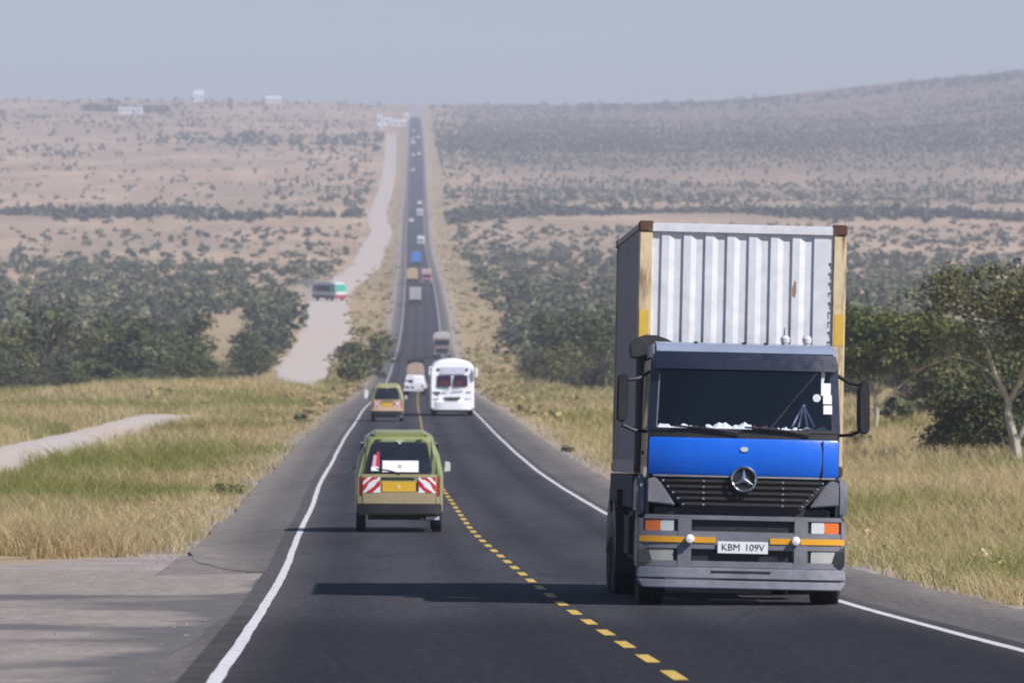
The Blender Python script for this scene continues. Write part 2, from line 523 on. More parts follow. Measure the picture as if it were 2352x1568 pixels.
# ---- painted markings, parts of the road
def road_paint(name, c, wear):
    m, t, b = node_mat(name)
    geo = t.nodes.new('ShaderNodeNewGeometry').outputs['Position']
    f = noise(t, 9, 5, .7, geo, (1, .4, 1))
    t.links.new(ramp(t, [(.3, tuple(q * (1 - wear) for q in c)), (.55, c)], f), b.inputs['Base Color'])
    b.inputs['Roughness'].default_value = .7
    return m
m_white = road_paint('white_road_paint', (.62, .61, .6), .35)
m_yellow = road_paint('yellow_road_paint', (.60, .40, .075), .35)
el = rd[rd < 2600]
for c in (LL, RL):
    w = .056 + .009 * wob(el, el * 0 + c, 1.9) + .0 * el
    s = .012 * wob(el, el * 0, .21, c)
    strip('edge_line', el, c + s - w, c + s + w, .005, m_white, 2, parent=road)
dash_me = None
dd = 30.6
while dd < 560:
    x0 = float(np.interp(dd, ROWS, roadX(ROWS)))
    n = 5
    yy = dd + np.linspace(0, 2.0, n)
    X2 = np.interp(yy, ROWS, roadX(ROWS))[:, None] + np.array([[-.055, .055]])
    Z2 = -on_rows(roadH, yy)[:, None] + .005 + 0 * X2
    Y2 = np.repeat(yy[:, None], 2, 1)
    o = link_mesh('centre_dash', grid_mesh('centre_dash', X2, Y2, Z2, m_yellow), road)
    dd += 3.9
cl = rd[(rd > 556) & (rd < 760)]
o = strip('centre_line', cl, np.full(len(cl), -.05), np.full(len(cl), .05), .005, m_yellow, 2, parent=road)

# ---- dirt: the track to the left and the turn-off apron in front
m_dirt, t, b = node_mat('pale_dirt')
geo = t.nodes.new('ShaderNodeNewGeometry').outputs['Position']
f = noise(t, 1.2, 7, .7, geo); g = noise(t, .16, 4, .6, geo, (1, .3, 1))
c = ramp(t, [(.25, (.31, .265, .225)), (.5, (.46, .405, .35)), (.75, (.55, .49, .43))], f)
c = mixc(t, ramp(t, [(.45, (0, 0, 0)), (.65, (.5,) * 3)], g), c, (.5, .36, .26))
t.links.new(c, b.inputs['Base Color']); b.inputs['Roughness'].default_value = .95
bump(t, b, f, .4, .05)
def track(d, half, name='dirt_track'):
    n = 7
    u = np.linspace(-1, 1, n)[None, :]
    w = half + .45 * wob(d, d * 0, .11) + .25 * wob(d, d, .31)
    cx = np.interp(d, ROWS, trackX(ROWS))
    Xg = cx[:, None] + w[:, None] * u
    Yg = np.repeat(d[:, None], n, 1)
    Zg = np.interp(d, ROWS, ground_z(trackX(ROWS), ROWS))[:, None] + .07 - .03 * np.cos(u * 6) + 0 * Xg
    return tag(link_mesh(name, grid_mesh(name, Xg, Yg, Zg, m_dirt)), kind='structure')
tr1 = np.arange(105, 366, 3.0)
track(tr1, 2.4)
tr2 = np.concatenate([np.arange(560, 1100, 6.0), np.arange(1100, 4060, 12.5)])
track(tr2, 2.7 + 1.7 * sstep(tr2, 640, 860) - .9 * sstep(tr2, 1900, 2600))

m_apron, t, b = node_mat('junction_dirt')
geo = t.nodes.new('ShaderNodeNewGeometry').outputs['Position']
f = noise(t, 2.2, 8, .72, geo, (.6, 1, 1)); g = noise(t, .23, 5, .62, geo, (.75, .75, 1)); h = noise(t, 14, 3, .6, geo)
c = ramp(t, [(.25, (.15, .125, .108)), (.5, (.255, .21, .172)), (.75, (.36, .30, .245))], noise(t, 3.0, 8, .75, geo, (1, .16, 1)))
dark_tone = ramp(t, [(.3, (.05, .05, .05)), (.7, (.115, .108, .103))], f)
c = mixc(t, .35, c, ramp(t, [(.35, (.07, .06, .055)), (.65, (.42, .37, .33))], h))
at = t.nodes.new('ShaderNodeAttribute'); at.attribute_name = 'dark_tone'
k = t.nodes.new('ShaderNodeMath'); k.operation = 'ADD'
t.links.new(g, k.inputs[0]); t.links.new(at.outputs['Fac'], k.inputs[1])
c = mixc(t, ramp(t, [(.52, (0, 0, 0)), (.66, (.85,) * 3)], k.outputs[0]), c, dark_tone)
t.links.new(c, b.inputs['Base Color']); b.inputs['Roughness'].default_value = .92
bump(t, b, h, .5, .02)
da = np.arange(-39, 86.1, 1.0)
n = 40
u = np.linspace(0, 1, n)[None, :]
inner = LL - .3 - .06 * np.abs(wob(da, da * 0, .35)) - .25 * (1 - sstep(da, 42, 66)) - .03 * wob(da, da, 1.7)
outer = np.full(len(da), -34.0)
Tg = inner[:, None] * (1 - u ** 1.6) + outer[:, None] * u ** 1.6
Yg = np.repeat(da[:, None], n, 1) + .5 * wob(Tg, Tg * 0, .5) * sstep(np.repeat(da[:, None], n, 1), 80, 86) - .35 * (Tg + 3.4) * .08 * 0
Xg = np.interp(da, ROWS, roadX(ROWS))[:, None] + Tg
Zg = -on_rows(roadH, da)[:, None] - .012 + 0 * Xg
# darker tone in two drifting bands, at the near end and along the inner edge
darkv = (.24 * np.exp(-((Yg - 71 + .9 * (Tg + 8) + 1.5 * wob(Tg, Yg, .4)) / 3.0) ** 2) + .2 * np.exp(-((Yg - 57 + 1.4 * (Tg + 6) + 2 * wob(Tg, Yg, .3, 1)) / 4.0) ** 2)
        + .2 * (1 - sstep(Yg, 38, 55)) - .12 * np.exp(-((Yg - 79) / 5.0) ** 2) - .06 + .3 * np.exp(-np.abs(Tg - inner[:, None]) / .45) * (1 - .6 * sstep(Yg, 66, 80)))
apron = link_mesh('dirt_apron', grid_mesh('dirt_apron', Xg, Yg, Zg, m_apron, attrs={'dark_tone': darkv}))
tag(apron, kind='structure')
# narrow strip of old asphalt showing between the apron and the edge line
dg = np.arange(-39, 95.1, 1.0)
strip('road_shoulder', dg, np.full(len(dg), -5.2), np.full(len(dg), LL - .27), -.016, m_should, 12)

# ---- air: one closed box of thin haze round everything
m_haze = bpy.data.materials.new('haze'); m_haze.use_nodes = True
t = m_haze.node_tree
t.nodes.remove(t.nodes['Principled BSDF'])
pv = t.nodes.new('ShaderNodeVolumePrincipled')
pv.inputs['Color'].default_value = (.86, .87, .98, 1)
pv.inputs['Density'].default_value = 1.8e-4
pv.inputs['Anisotropy'].default_value = 0.0
t.links.new(pv.outputs[0], t.nodes['Material Output'].inputs['Volume'])
hz = MB().box(-2800, 2800, -120, 7700, -34, 195).build('haze', m_haze)
tag(hz, kind='stuff')

# ------------------------------------------------------------------ vehicles: shared pieces
m_black = paint('black_plastic', (.018, .018, .02), .55, dirt=.35, dcol=(.09, .075, .06))
m_tyre = paint('tyre_rubber', (.014, .014, .015), .85, dirt=.4, dcol=(.07, .06, .05), bmp=.2)
m_rim = paint('steel_rim', (.2, .2, .2), .5, .4, dirt=.5)
m_chassis = paint('chassis_grime', (.03, .028, .028), .8, dirt=.5, dcol=(.1, .08, .06))
m_glass = glass_dark('tinted_glass')
m_lens = paint('clear_lens', (.6, .62, .6), .15, dirt=.1)
m_amber = paint('amber_lens', (.7, .16, .03), .2, dirt=.15)
m_redlens = paint('red_lens', (.35, .015, .015), .2, dirt=.1)
m_chrome = paint('chrome', (.75, .75, .75), .18, 1.0, dirt=.1)
m_paper = paint('white_sheet', (.8, .8, .78), .8, dirt=.04)
m_plate_y = paint('yellow_plate', (.72, .42, .03), .4, dirt=.1)

def wheel(parent, x, y, r=.5, w=.3, n=28, outer=-1):
    """tyre and rim; outer is the side (sign of x) that the rim's dish faces."""
    m = MB()
    h = w / 2
    m.lathe([(r * .62, -h * .9), (r * .9, -h), (r * .985, -h * .78), (r, -h * .35), (r * .975, -h * .3), (r * .975, -h * .22), (r, -h * .17), (r, h * .17), (r * .975, h * .22), (r * .975, h * .3), (r, h * .35),
             (r * .985, h * .78), (r * .9, h), (r * .62, h * .9)], (x, y, r), 'x', n)
    ty = m.build('wheel', m_tyre, parent, smooth=True)
    k = MB()
    o = outer
    k.lathe([(.02, o * h * .35), (r * .2, o * h * .75), (r * .24, o * h * .3), (r * .5, o * h * .25), (r * .58, o * h * .85), (r * .63, o * h * .85), (r * .63, -o * h * .8), (.02, -o * h * .2)], (x, y, r), 'x', n)
    k.build('rim', m_rim, ty, smooth=True)
    return ty

def lettering(name, text, size, mat, parent, loc, rot=(R(90), 0, 0), ext=.002, sx=1.0):
    cu = bpy.data.curves.new(name, 'FONT')
    cu.body = text; cu.size = size; cu.extrude = ext
    cu.align_x = 'CENTER'; cu.align_y = 'CENTER'
    cu.resolution_u = 3
    tmp = bpy.data.objects.new('tmp', cu)
    COL.objects.link(tmp)
    dg = bpy.context.evaluated_depsgraph_get()
    me = bpy.data.meshes.new_from_object(tmp.evaluated_get(dg))
    bpy.data.objects.remove(tmp)
    me.name = name
    me.materials.clear(); me.materials.append(mat)
    o = link_mesh(name, me, parent)
    o.location = loc; o.rotation_euler = rot; o.scale = (sx, 1, 1)
    return o

# ------------------------------------------------------------------ the lorry in front
TD = 66.0
LF = road_frame(2.59, TD, roll=R(1.35), z=-float(roadH(TD)) - .035)
lorry = empty('lorry', 'blue and grey lorry cab with a round star badge, nearest vehicle on the right', 'lorry', mw=LF)
m_blue = paint('blue_paint', (.006, .125, .66), .36, dirt=.16, dcol=(.05, .09, .24), coat=.15)
m_navy = paint('dark_cab_paint', (.016, .02, .04), .35, dirt=.2, dcol=(.06, .06, .07), coat=.3)
m_greyp = paint('grey_bumper', (.185, .185, .205), .5, dirt=.5, dcol=(.1, .09, .08), scale=4)
m_lgrey = paint('light_grey_bumper', (.27, .27, .30), .45, dirt=.6, dcol=(.12, .11, .1), scale=3.5)
m_roof = paint('sky_sheen_roof', (.23, .27, .35), .35, dirt=.25, coat=.2)  # pale blue-grey puts the sky's reflection into the roof colour
m_cabin = paint('cab_interior', (.03, .03, .038), .9, dirt=.1)
m_fabric = paint('dark_seat', (.03, .03, .035), .95)
m_strip = paint('yellow_reflector', (.75, .36, .015), .35, dirt=.15)
m_clear = glass_clear('windscreen_glass', .96)

def cyf(x, z):          # the cab's front skin: bowed in plan, raked above the sill
    return .13 * (abs(x) / 1.1) ** 3.2 + .1 * max(z - 1.95, 0)
def byf(x, z):          # bumper
    return -.1 + .16 * (abs(x) / 1.17) ** 4

P = lorry
MB().patch(1.50, 1.92, -1.075, 1.085, -1.07, 1.08, lambda x, z: cyf(x, z) - .035 * math.sin(math.pi * (z - 1.5) / .42) ** .7 if 1.5 < z < 1.92 else cyf(x, z), .02, .05, 20, 10, .03).build('front_panel', m_blue, P, smooth=True)
MB().patch(1.505, 1.915, .895, .905, .895, .905, lambda x, z: cyf(x, z) - .036, .0225, .06, 1, 1).build('panel_seam', m_black, P)
MB().disc((0, 1.80), .045, -.066, -.03, 16, .028).build('badge', m_lens, P)
MB().patch(1.92, 2.02, -1.07, 1.07, -1.06, 1.06, cyf, .0, .06, 20, 1).build('cowl', m_black, P, smooth=True)
w = MB().patch(2.02, 2.70, -1.03, 1.03, -.99, .99, cyf, .006, .012, 20, 4, .06).build('windscreen', m_clear, P, smooth=True)
seal = MB()
seal.patch(2.0, 2.03, -1.05, 1.05, -1.05, 1.05, cyf, .01, .05, 20, 1)
seal.patch(2.69, 2.72, -1.02, 1.02, -1.02, 1.02, cyf, .01, .05, 20, 1)
for s in (-1, 1):
    e = (-1.1, -1.0, -1.065, -.96) if s < 0 else (1.0, 1.1, .96, 1.065)
    MB().patch(2.0, 2.72, *e, cyf, .008, .09, 5, 4).build('pillar', m_navy, P, smooth=True)
seal.build('window_seal', m_black, P, smooth=True)
MB().patch(2.04, 2.64, -1.0, -.985, -.975, -.96, cyf, .012, .01, 1, 3).build('pillar_reflection', m_lgrey, P)  # pale strip painted in as the reflection down the left pillar
# visor shell over the windscreen
MB().patch(2.70, 2.885, -1.06, 1.06, -1.04, 1.04, lambda x, z: cyf(x, z) - .05 - .12 * (2.9 - z), .01, .04, 20, 3, .05).build('sun_visor', m_navy, P, smooth=True)
rf = MB()
prof = [(.16, 2.87), (.2, 2.93), (.3, 2.985), (.5, 3.01), (1.75, 3.0), (1.75, 2.80), (.2, 2.8)]
rf.prism_x(prof, -1.04, 1.04)
rf.build('roof', m_roof, P, bevel=.035)
for s in (-1, 1):
    d = MB()
    x0, x1 = (s * 1.095, s * 1.06)
    d.prism_x([(.13, .95), (.13, 2.0), (.22, 2.8), (1.75, 2.8), (1.75, .95)], x0, x1, tx=lambda z: 1 - .03 * max(z - 1.9, 0))
    sd = d.build('cab_side', m_navy, P)
    g = MB().prism_x([(.3, 2.05), (.36, 2.62), (1.1, 2.62), (1.1, 2.0)], s * 1.1, s * 1.09, tx=lambda z: 1 - .03 * max(z - 1.9, 0))
    g.build('window', m_glass, sd)
    MB().box(s * 1.1 - .012, s * 1.1 + .012, 1.0, 1.16, 1.72, 1.76).build('handle', m_black, sd)
    MB().prism_x([(.16, 1.04), (.12, 1.3), (.2, 1.46), (.6, 1.5), (.95, 1.4), (1.0, 1.04)], s * 1.075, s * 1.2).build('fender', m_greyp, P, bevel=.04)
    # step and arch panel below the door
    MB().box(s * 1.13 - .05, s * 1.13 + .05, .25, .75, .48, 1.0).build('step_panel', m_greyp, P, bevel=.02)
    MB().prism_x([(.62 + .62 * math.cos(a), .5 + .62 * math.sin(a)) for a in np.linspace(0, math.pi, 13)] + [(.0 + .06, .5 + .0)], s * 1.17, s * .8).build('mudguard', m_black, P)
ib = MB()
ib.box(-1.05, 1.05, 1.68, 1.74, 1.0, 2.85).box(-1.05, 1.05, .2, 1.7, .95, 1.05)
ib.build('cab_back', m_cabin, P)
MB().prism_x([(.16, 1.2), (.16, 1.97), (.42, 2.0), (.62, 1.9), (.62, 1.2)], -1.04, 1.04).build('dashboard', m_cabin, P)
for s in (-.52, .52):
    st = MB().box(s - .25, s + .25, .95, 1.4, 1.3, 1.5)
    st.prism_x([(1.38, 1.45), (1.52, 2.3), (1.62, 2.3), (1.52, 1.45)], s - .24, s + .24)
    st.box(s - .14, s + .14, 1.5, 1.6, 2.33, 2.52)
    st.build('seat', m_fabric, P, bevel=.03)
sw = MB()
for k in range(20):
    pass
ring = [(-.52 + .23 * math.cos(a), .68 + .1 * math.sin(a), 2.05 + .2 * math.sin(a)) for a in np.linspace(0, 2 * math.pi, 21)]
sw.tube(ring, .018, 6, False).tube([(-.52, .68, 2.05), (-.52, .5, 1.85)], .03, 6)
sw.build('steering_wheel', m_black, P, smooth=True)
# grille: dark trapezoid with slats, light corner cheeks either side
MB().patch(1.12, 1.50, -.68, .68, -1.06, 1.06, cyf, -.03, .05, 16, 2).build('grille', m_black, P)
for k, z in enumerate((1.16, 1.225, 1.29, 1.355, 1.42)):
    hw = .62 + (z - 1.12) / .38 * .32
    MB().patch(z, z + .03, -hw, hw, -hw - .02, hw + .02, cyf, .012, .04, 16, 1).build('slat', m_chassis, P)
gd = MB()
for k in range(5):
    z = 1.14 + .066 * k; hw = .66 + (z - 1.12) / .38 * .33
    for xx in (-hw, -.45, .45, hw):
        gd.box(xx - .012, xx + .012, cyf(xx, z) - .028, cyf(xx, z) - .005, z + .018, z + .038)
tag(gd.build('grille_clips', m_lgrey, P), kind='stuff')
for s in (-1, 1):
    q = [(.76, 1.15), (1.09, 1.18), (1.09, 1.44), (1.0, 1.47), (.93, 1.40)]
    q = [(s * x, z) for x, z in q]
    MB().prism_y(q, .02, .2).build('corner_panel', m_greyp, P, bevel=.015)
MB().patch(1.478, 1.497, -1.02, 1.05, -1.02, 1.05, cyf, .03, .04, 16, 1).build('grille_trim', m_lgrey, P, smooth=True)
MB().patch(1.02, 1.13, -1.0, 1.0, -1.0, 1.0, cyf, -.06, .03, 12, 1).build('shadow_gap', m_black, P)
# round star emblem
em = MB()
em.tube([(.136 * math.cos(a), -.075, 1.46 + .136 * math.sin(a)) for a in np.linspace(0, 2 * math.pi, 33)], .014, 6, False)
eb = em.build('emblem', m_chrome, P, smooth=True)
MB().disc((0, 1.46), .125, -.055, -.03, 28).build('emblem_back', m_black, eb)
st = MB()
for k in range(3):
    a = math.pi / 2 + k * 2 * math.pi / 3
    tip = (.13 * math.cos(a), 1.46 + .13 * math.sin(a))
    l = (.03 * math.cos(a + 1.05), 1.46 + .03 * math.sin(a + 1.05)); r_ = (.03 * math.cos(a - 1.05), 1.46 + .03 * math.sin(a - 1.05))
    st.add([(0, -.1, 1.46), (tip[0], -.075, tip[1]), (l[0], -.075, l[1]), (r_[0], -.075, r_[1])], [(0, 2, 1), (0, 1, 3), (1, 2, 3), (0, 3, 2)])
st.build('star', m_chrome, eb)
# bumper
bp = MB()
bp.patch(.99, 1.045, -1.13, 1.15, -1.1, 1.12, byf, .0, .12, 20, 1)
bp.patch(.66, .865, -1.16, 1.17, -1.16, 1.17, byf, .0, .12, 20, 2)
bp.patch(.455, .53, -1.16, 1.17, -1.16, 1.17, byf, .0, .12, 20, 1)
for s in (-1, 1):
    bp.patch(.45, 1.04, *sorted((s * .58, s * .74)), *sorted((s * .58, s * .74)), byf, .004, .12, 3, 2)
    bp.patch(.45, 1.0, *sorted((s * 1.12, s * 1.19)), *sorted((s * 1.12, s * 1.17)), byf, .006, .5, 2, 2)
bump_o = bp.build('bumper', m_greyp, P, bevel=.008)
bl = MB()
bl.patch(.33, .455, -1.18, 1.19, -1.17, 1.18, byf, .03, .2, 20, 2)
bl.patch(.22, .315, -1.12, 1.12, -1.18, 1.19, byf, .05, .25, 20, 2)
bl.build('lower_bumper', m_lgrey, P, bevel=.012)
MB().box(-.35, .32, -.135, -.11, .40, .425).build('step_slot', m_black, bump_o)
MB().patch(.865, .99, -.57, .57, -.57, .57, byf, -.05, .05, 10, 1).build('air_slot', m_black, P)
MB().patch(.53, .66, -.57, .57, -.57, .57, byf, -.05, .05, 10, 1).build('air_slot', m_black, P)
for s in (-1, 1):
    x0, x1 = sorted((s * .74, s * 1.12))
    hl = MB().patch(.46, 1.03, x0, x1, x0, x1, byf, -.03, .08, 6, 2).build('headlight', m_black, P)
    a0, a1 = sorted((s * .78, s * .93)); b0, b1 = sorted((s * .93, s * 1.1))
    MB().patch(.86, .99, a0, a1, a0, a1, byf, -.012, .03, 4, 2, .02).build('lens', m_lens, hl, smooth=True)
    MB().patch(.865, .985, b0, b1, b0, b1, byf, -.01, .03, 4, 2, .02).build('indicator', m_amber, hl, smooth=True)
    c0, c1 = sorted((s * .78, s * 1.10))
    MB().patch(.52, .655, c0, c1, c0, c1, byf, -.012, .03, 4, 2, .02).build('fog_lamp', paint('milky_lens', (.42, .43, .38), .25, dirt=.3), hl, smooth=True)
    for e in ((.66, 1.165), (.31, .55)):
        e0, e1 = sorted((s * e[0], s * e[1]))
        MB().patch(.735, .80, e0, e1, e0, e1, byf, .012, .02, 8, 1).build('reflector_strip', m_strip, P)
    MB().lathe([(0.001, -.03), (.042, -.02), (.052, .03), (.035, .06), (.001, .06)], (s * .6, -.15, .775), 'y', 16).build('spot_lamp', m_paper, P, smooth=True)
pl = MB().box(-.285, .285, -.13, -.12, .62, .755).build('number_plate', m_paper, P, bevel=.004)
lettering('lettering', 'KBM', .108, m_black, pl, (-.135, -.1315, .688))
lettering('lettering', '109V', .108, m_black, pl, (.135, -.1315, .688))
# mirrors on their arms
for s in (-1, 1):
    cx = s * (1.385 if s < 0 else 1.36)
    mm = MB().prism_y([(cx - .05, 2.08), (cx + .05, 2.08), (cx + .065, 2.13), (cx + .065, 2.58), (cx + .04, 2.63), (cx - .04, 2.63), (cx - .065, 2.58), (cx - .065, 2.13)], .1, .24) if s < 0 else \
        MB().prism_y([(cx - .03, 2.0), (cx + .05, 2.0), (cx + .07, 2.06), (cx + .06, 2.5), (cx + .03, 2.62), (cx - .03, 2.62), (cx - .07, 2.5), (cx - .06, 2.06)], .05, .33)
    mo = mm.build('mirror', m_black, P, bevel=.02)
    MB().tube([(s * 1.07, .3, 2.66), (s * 1.2, .2, 2.58), (cx, .18, 2.55)], .022, 8).build('mirror_arm', m_black, mo, smooth=True)
    MB().tube([(s * 1.1, .3, 1.98), (s * 1.24, .22, 1.99), (cx, .2, 2.05)], .02, 8).build('mirror_arm', m_black, mo, smooth=True)
m_intake = paint('dusty_black', (.035, .035, .035), .6, dirt=.5, dcol=(.12, .11, .1))
# intake hood beside the roof, antenna, marker lamps
hd = MB().prism_y([(-1.22, 2.84), (-1.24, 2.98), (-1.18, 3.07), (-1.05, 3.115), (-.92, 3.11), (-.80, 3.07), (-.72, 3.03), (-.72, 3.0), (-.86, 3.01), (-.92, 2.84)], 1.8, 2.25)
hd.tube([(-1.06, 2.05, 1.6), (-1.06, 2.05, 2.9)], .09, 12)
hd.build('air_intake', m_intake, P, bevel=.03)
for x in (.48, .73):
    MB().tube([(x, .55, 2.98), (x, .55, 3.03)], .04, 8).lathe([(.001, .0), (.05, .0), (.055, .05), (.035, .08), (.001, .085)], (x, .55, 3.03), 'z', 12).build('roof_lamp', m_lens, P, smooth=True)
MB().tube([(.42, .5, 2.98), (.47, .55, 3.05), (.48, .7, 3.2)], [.012, .01, .006], 6).build('antenna', m_black, P)
for x in (-.55, 0.0, .25):
    MB().box(x - .02, x + .02, .38, .44, 2.99, 3.02).build('roof_bolt', m_black, P)
# wipers
for x0, x1 in ((-.05, -.8), (.75, .0)):
    MB().tube([(x0, cyf(x0, 1.98) - .03, 1.98), ((x0 + x1) / 2, cyf((x0 + x1) / 2, 2.03) - .035, 2.03), (x1, cyf(x1, 2.05) - .03, 2.05)], .012, 6).build('wiper', m_black, P)
# stickers inside the windscreen edge and the warning triangle's reflector
for (x, z, kx, kz) in ((.925, 2.50, .055, .07), (.945, 2.385, .05, .05), (.95, 2.27, .05, .05)):
    MB().patch(z - kz, z + kz, x - kx, x + kx, x - kx, x + kx, cyf, .011, .004, 2, 1).build('sticker', m_paper, P)
MB().disc((.82, 2.40), .045, cyf(.82, 2.4) - .016, cyf(.82, 2.4) - .010, 16).build('sticker', m_paper, P)
MB().prism_y([(.87, 2.57), (.9, 2.57), (.915, 2.72), (.87, 2.75)], cyf(.9, 2.6) - .014, cyf(.9, 2.6) - .009).build('sticker', m_paper, P)
tri = MB()
a, b_, c_ = (.56, 2.07), (.82, 2.07), (.69, 2.32)
for q0, q1 in ((a, c_), (c_, b_), ((.64, 2.07), c_), ((.74, 2.07), c_)):
    tri.tube([(q0[0], .3, q0[1]), (q1[0], .3, q1[1])], .012, 5)
tri.build('warning_frame', paint('pale_violet_frame', (.5, .46, .62), .5), P)
# chassis, tank, wheels
ch = MB().box(-.42, -.3, .3, 8.3, .75, 1.05).box(.3, .42, .3, 8.3, .75, 1.05)
for y in (.9, 2.4, 3.6, 4.8, 6.0, 7.2, 8.2): ch.box(-.42, .42, y, y + .1, .8, 1.0)
ch.build('chassis', m_chassis, P)
MB().box(-1.14, 1.14, 2.45, 8.35, 1.3, 1.49).box(-1.15, -.95, 2.3, 8.3, 1.1, 1.3).box(.95, 1.15, 2.3, 8.3, 1.1, 1.3).build('load_deck', m_chassis, P)
MB().box(-1.18, -.6, 2.25, 3.5, .5, 1.05).build('fuel_tank', m_chassis, P, bevel=.05)
MB().box(.65, 1.15, 2.25, 3.2, .5, 1.05).build('battery_box', m_chassis, P, bevel=.03)
MB().box(-.9, .9, .56, .68, .4, .55).box(-.25, .25, .5, .75, .3, .5).build('front_axle', m_chassis, P, bevel=.03)
MB().box(-.55, .35, .1, .16, .17, .26).build('skid_plate', m_greyp, P)
for x in (-1.0, 1.0):
    wheel(P, x, .68, .5, .3, 28, 1 if x > 0 else -1)
for y in (5.4, 6.75):
    MB().box(-.9, .9, y - .07, y + .07, .42, .58).ellipsoid((0, y, .5), .28, .25, .28, 12, 8).build('rear_axle', m_chassis, P)
    for x in (-1.08, -.76, .76, 1.08):
        wheel(P, x, y, .5, .28, 24, 1 if x > 0 else -1)
for s in (-1, 1):
    MB().box(s * .92 - .3, s * .92 + .3, 4.7, 4.73, .3, 1.3).build('mudflap', m_black, P)
    MB().prism_x([(5.4 + .66 * math.cos(a), .5 + .66 * math.sin(a)) for a in np.linspace(math.pi, .3, 9)] + [(6.75 + .66 * math.cos(a), .5 + .66 * math.sin(a)) for a in np.linspace(math.pi - .3, 0, 9)]
                 + [(6.75 + .6, .5), (6.1, 1.02), (4.8, .5)], s * 1.22, s * .6).build('mudguard', m_black, P)
# papers lying along the dashboard
def on_dash(name, label, cat, x0, x1, y0, y1, z0, z1, mat, wav=.02):
    m = MB()
    n = 14
    vs_, fs = [], []
    for lay, dz in ((0, 0.0), (1, 1.0)):
        for i in range(n + 1):
            x = x0 + (x1 - x0) * i / n
            e = .5 + .3 * math.sin(i * .9 + x0 * 7) + .2 * math.sin(i * 2.3 + x0)
            for y in (y0, y1):
                hz_ = (z1 - z0) * (.5 + .5 * e)
                vs_.append((x, y, z0) if lay == 0 else (x, y + (hz_ * .8 if y == y0 else 0), z0 + hz_ * (.55 if y == y0 else 1.0)))
    k = 2 * (n + 1)
    for i in range(n):
        a = 2 * i
        fs += [(a, a + 2, a + 3, a + 1), (a + k, a + 1 + k, a + 3 + k, a + 2 + k), (a, a + k, a + 2 + k, a + 2), (a + 1, a + 3, a + 3 + k, a + 1 + k)]
    fs += [(0, 1, 1 + k, k), (2 * n, 2 * n + k, 2 * n + 1 + k, 2 * n + 1)]
    m.add(vs_, fs)
    o = m.build(name, mat)
    o.matrix_world = LF
    tag(o, label, cat)
m_rag = paint('maroon_rag', (.1, .02, .025), .9)
on_dash('paper', 'flat white paper at the driver end of the dashboard behind the windscreen', 'paper', -.98, -.52, .17, .3, 1.99, 2.085, m_paper)
on_dash('paper', 'crumpled heap of white paper in the middle of the dashboard behind the windscreen', 'paper', -.42, .1, .17, .34, 1.99, 2.115, m_paper)
on_dash('paper', 'small torn white paper just right of the maroon cloth on the dashboard', 'paper', .4, .62, .17, .3, 1.99, 2.075, m_paper)
on_dash('paper', 'cream paper under the triangular frame on the dashboard', 'paper', .64, 1.0, .19, .3, 1.99, 2.085, paint('cream_sheet', (.6, .56, .48), .8))
on_dash('cloth', 'maroon cloth lying between white papers on the lorry dashboard', 'cloth', .12, .36, .17, .32, 1.985, 2.09, m_rag)

# ------------------------------------------------------------------ the container it carries
box = empty('shipping_container', 'white ribbed shipping container with yellow corner posts on the blue lorry', 'container', mw=LF @ Matrix.Translation((.1, 0, 0)))
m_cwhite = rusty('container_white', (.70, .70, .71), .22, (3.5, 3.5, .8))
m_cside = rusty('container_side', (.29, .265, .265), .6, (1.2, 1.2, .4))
m_post = rusty('yellow_post', (.70, .56, .33), .8, (7, 7, .9))
m_post2 = paint('yellow_touch_up', (.70, .45, .06), .5, dirt=.3, dcol=(.5, .4, .2))
m_cast = rusty('rusty_casting', (.1, .045, .028), .95, (3, 3, 3))
Y0, Y1, Z0, Z1, HW = 2.42, 8.48, 1.50, 4.46, 1.22
P = box
# front wall: pressed ribs
pitch, nr = .262, 8
xs = [-HW + .13]
cu, pts = -1.035, []
pts.append((-HW + .1, 0.0))
for k in range(nr):
    xc = -1.05 + k * .2566
    pts += [(max(xc - .075, -1.115), 0.0), (xc - .01, .025), (xc + .088, .025), (xc + .096, 0.0)]
pts.append((HW - .1, 0.0))
m = MB(); n = len(pts)
m.add([(x, Y0 + .03 + o, Z0 + .12) for x, o in pts] + [(x, Y0 + .03 + o, Z1 - .1) for x, o in pts] + [(x, Y0 + .06 + o, Z0 + .12) for x, o in pts] + [(x, Y0 + .06 + o, Z1 - .1) for x, o in pts],
      [(i, i + 1, n + i + 1, n + i) for i in range(n - 1)] + [(2 * n + i + 1, 2 * n + i, 3 * n + i, 3 * n + i + 1) for i in range(n - 1)])
m.build('front_wall', m_cwhite, P, fix=False)
MB().box(-HW + .1, HW - .1, Y0, Y0 + .1, Z1 - .12, Z1 - .015).build('top_rail', m_cwhite, P, bevel=.008)
MB().box(-HW + .1, HW - .1, Y0, Y0 + .1, Z0, Z0 + .14).build('bottom_rail', m_cwhite, P, bevel=.008)
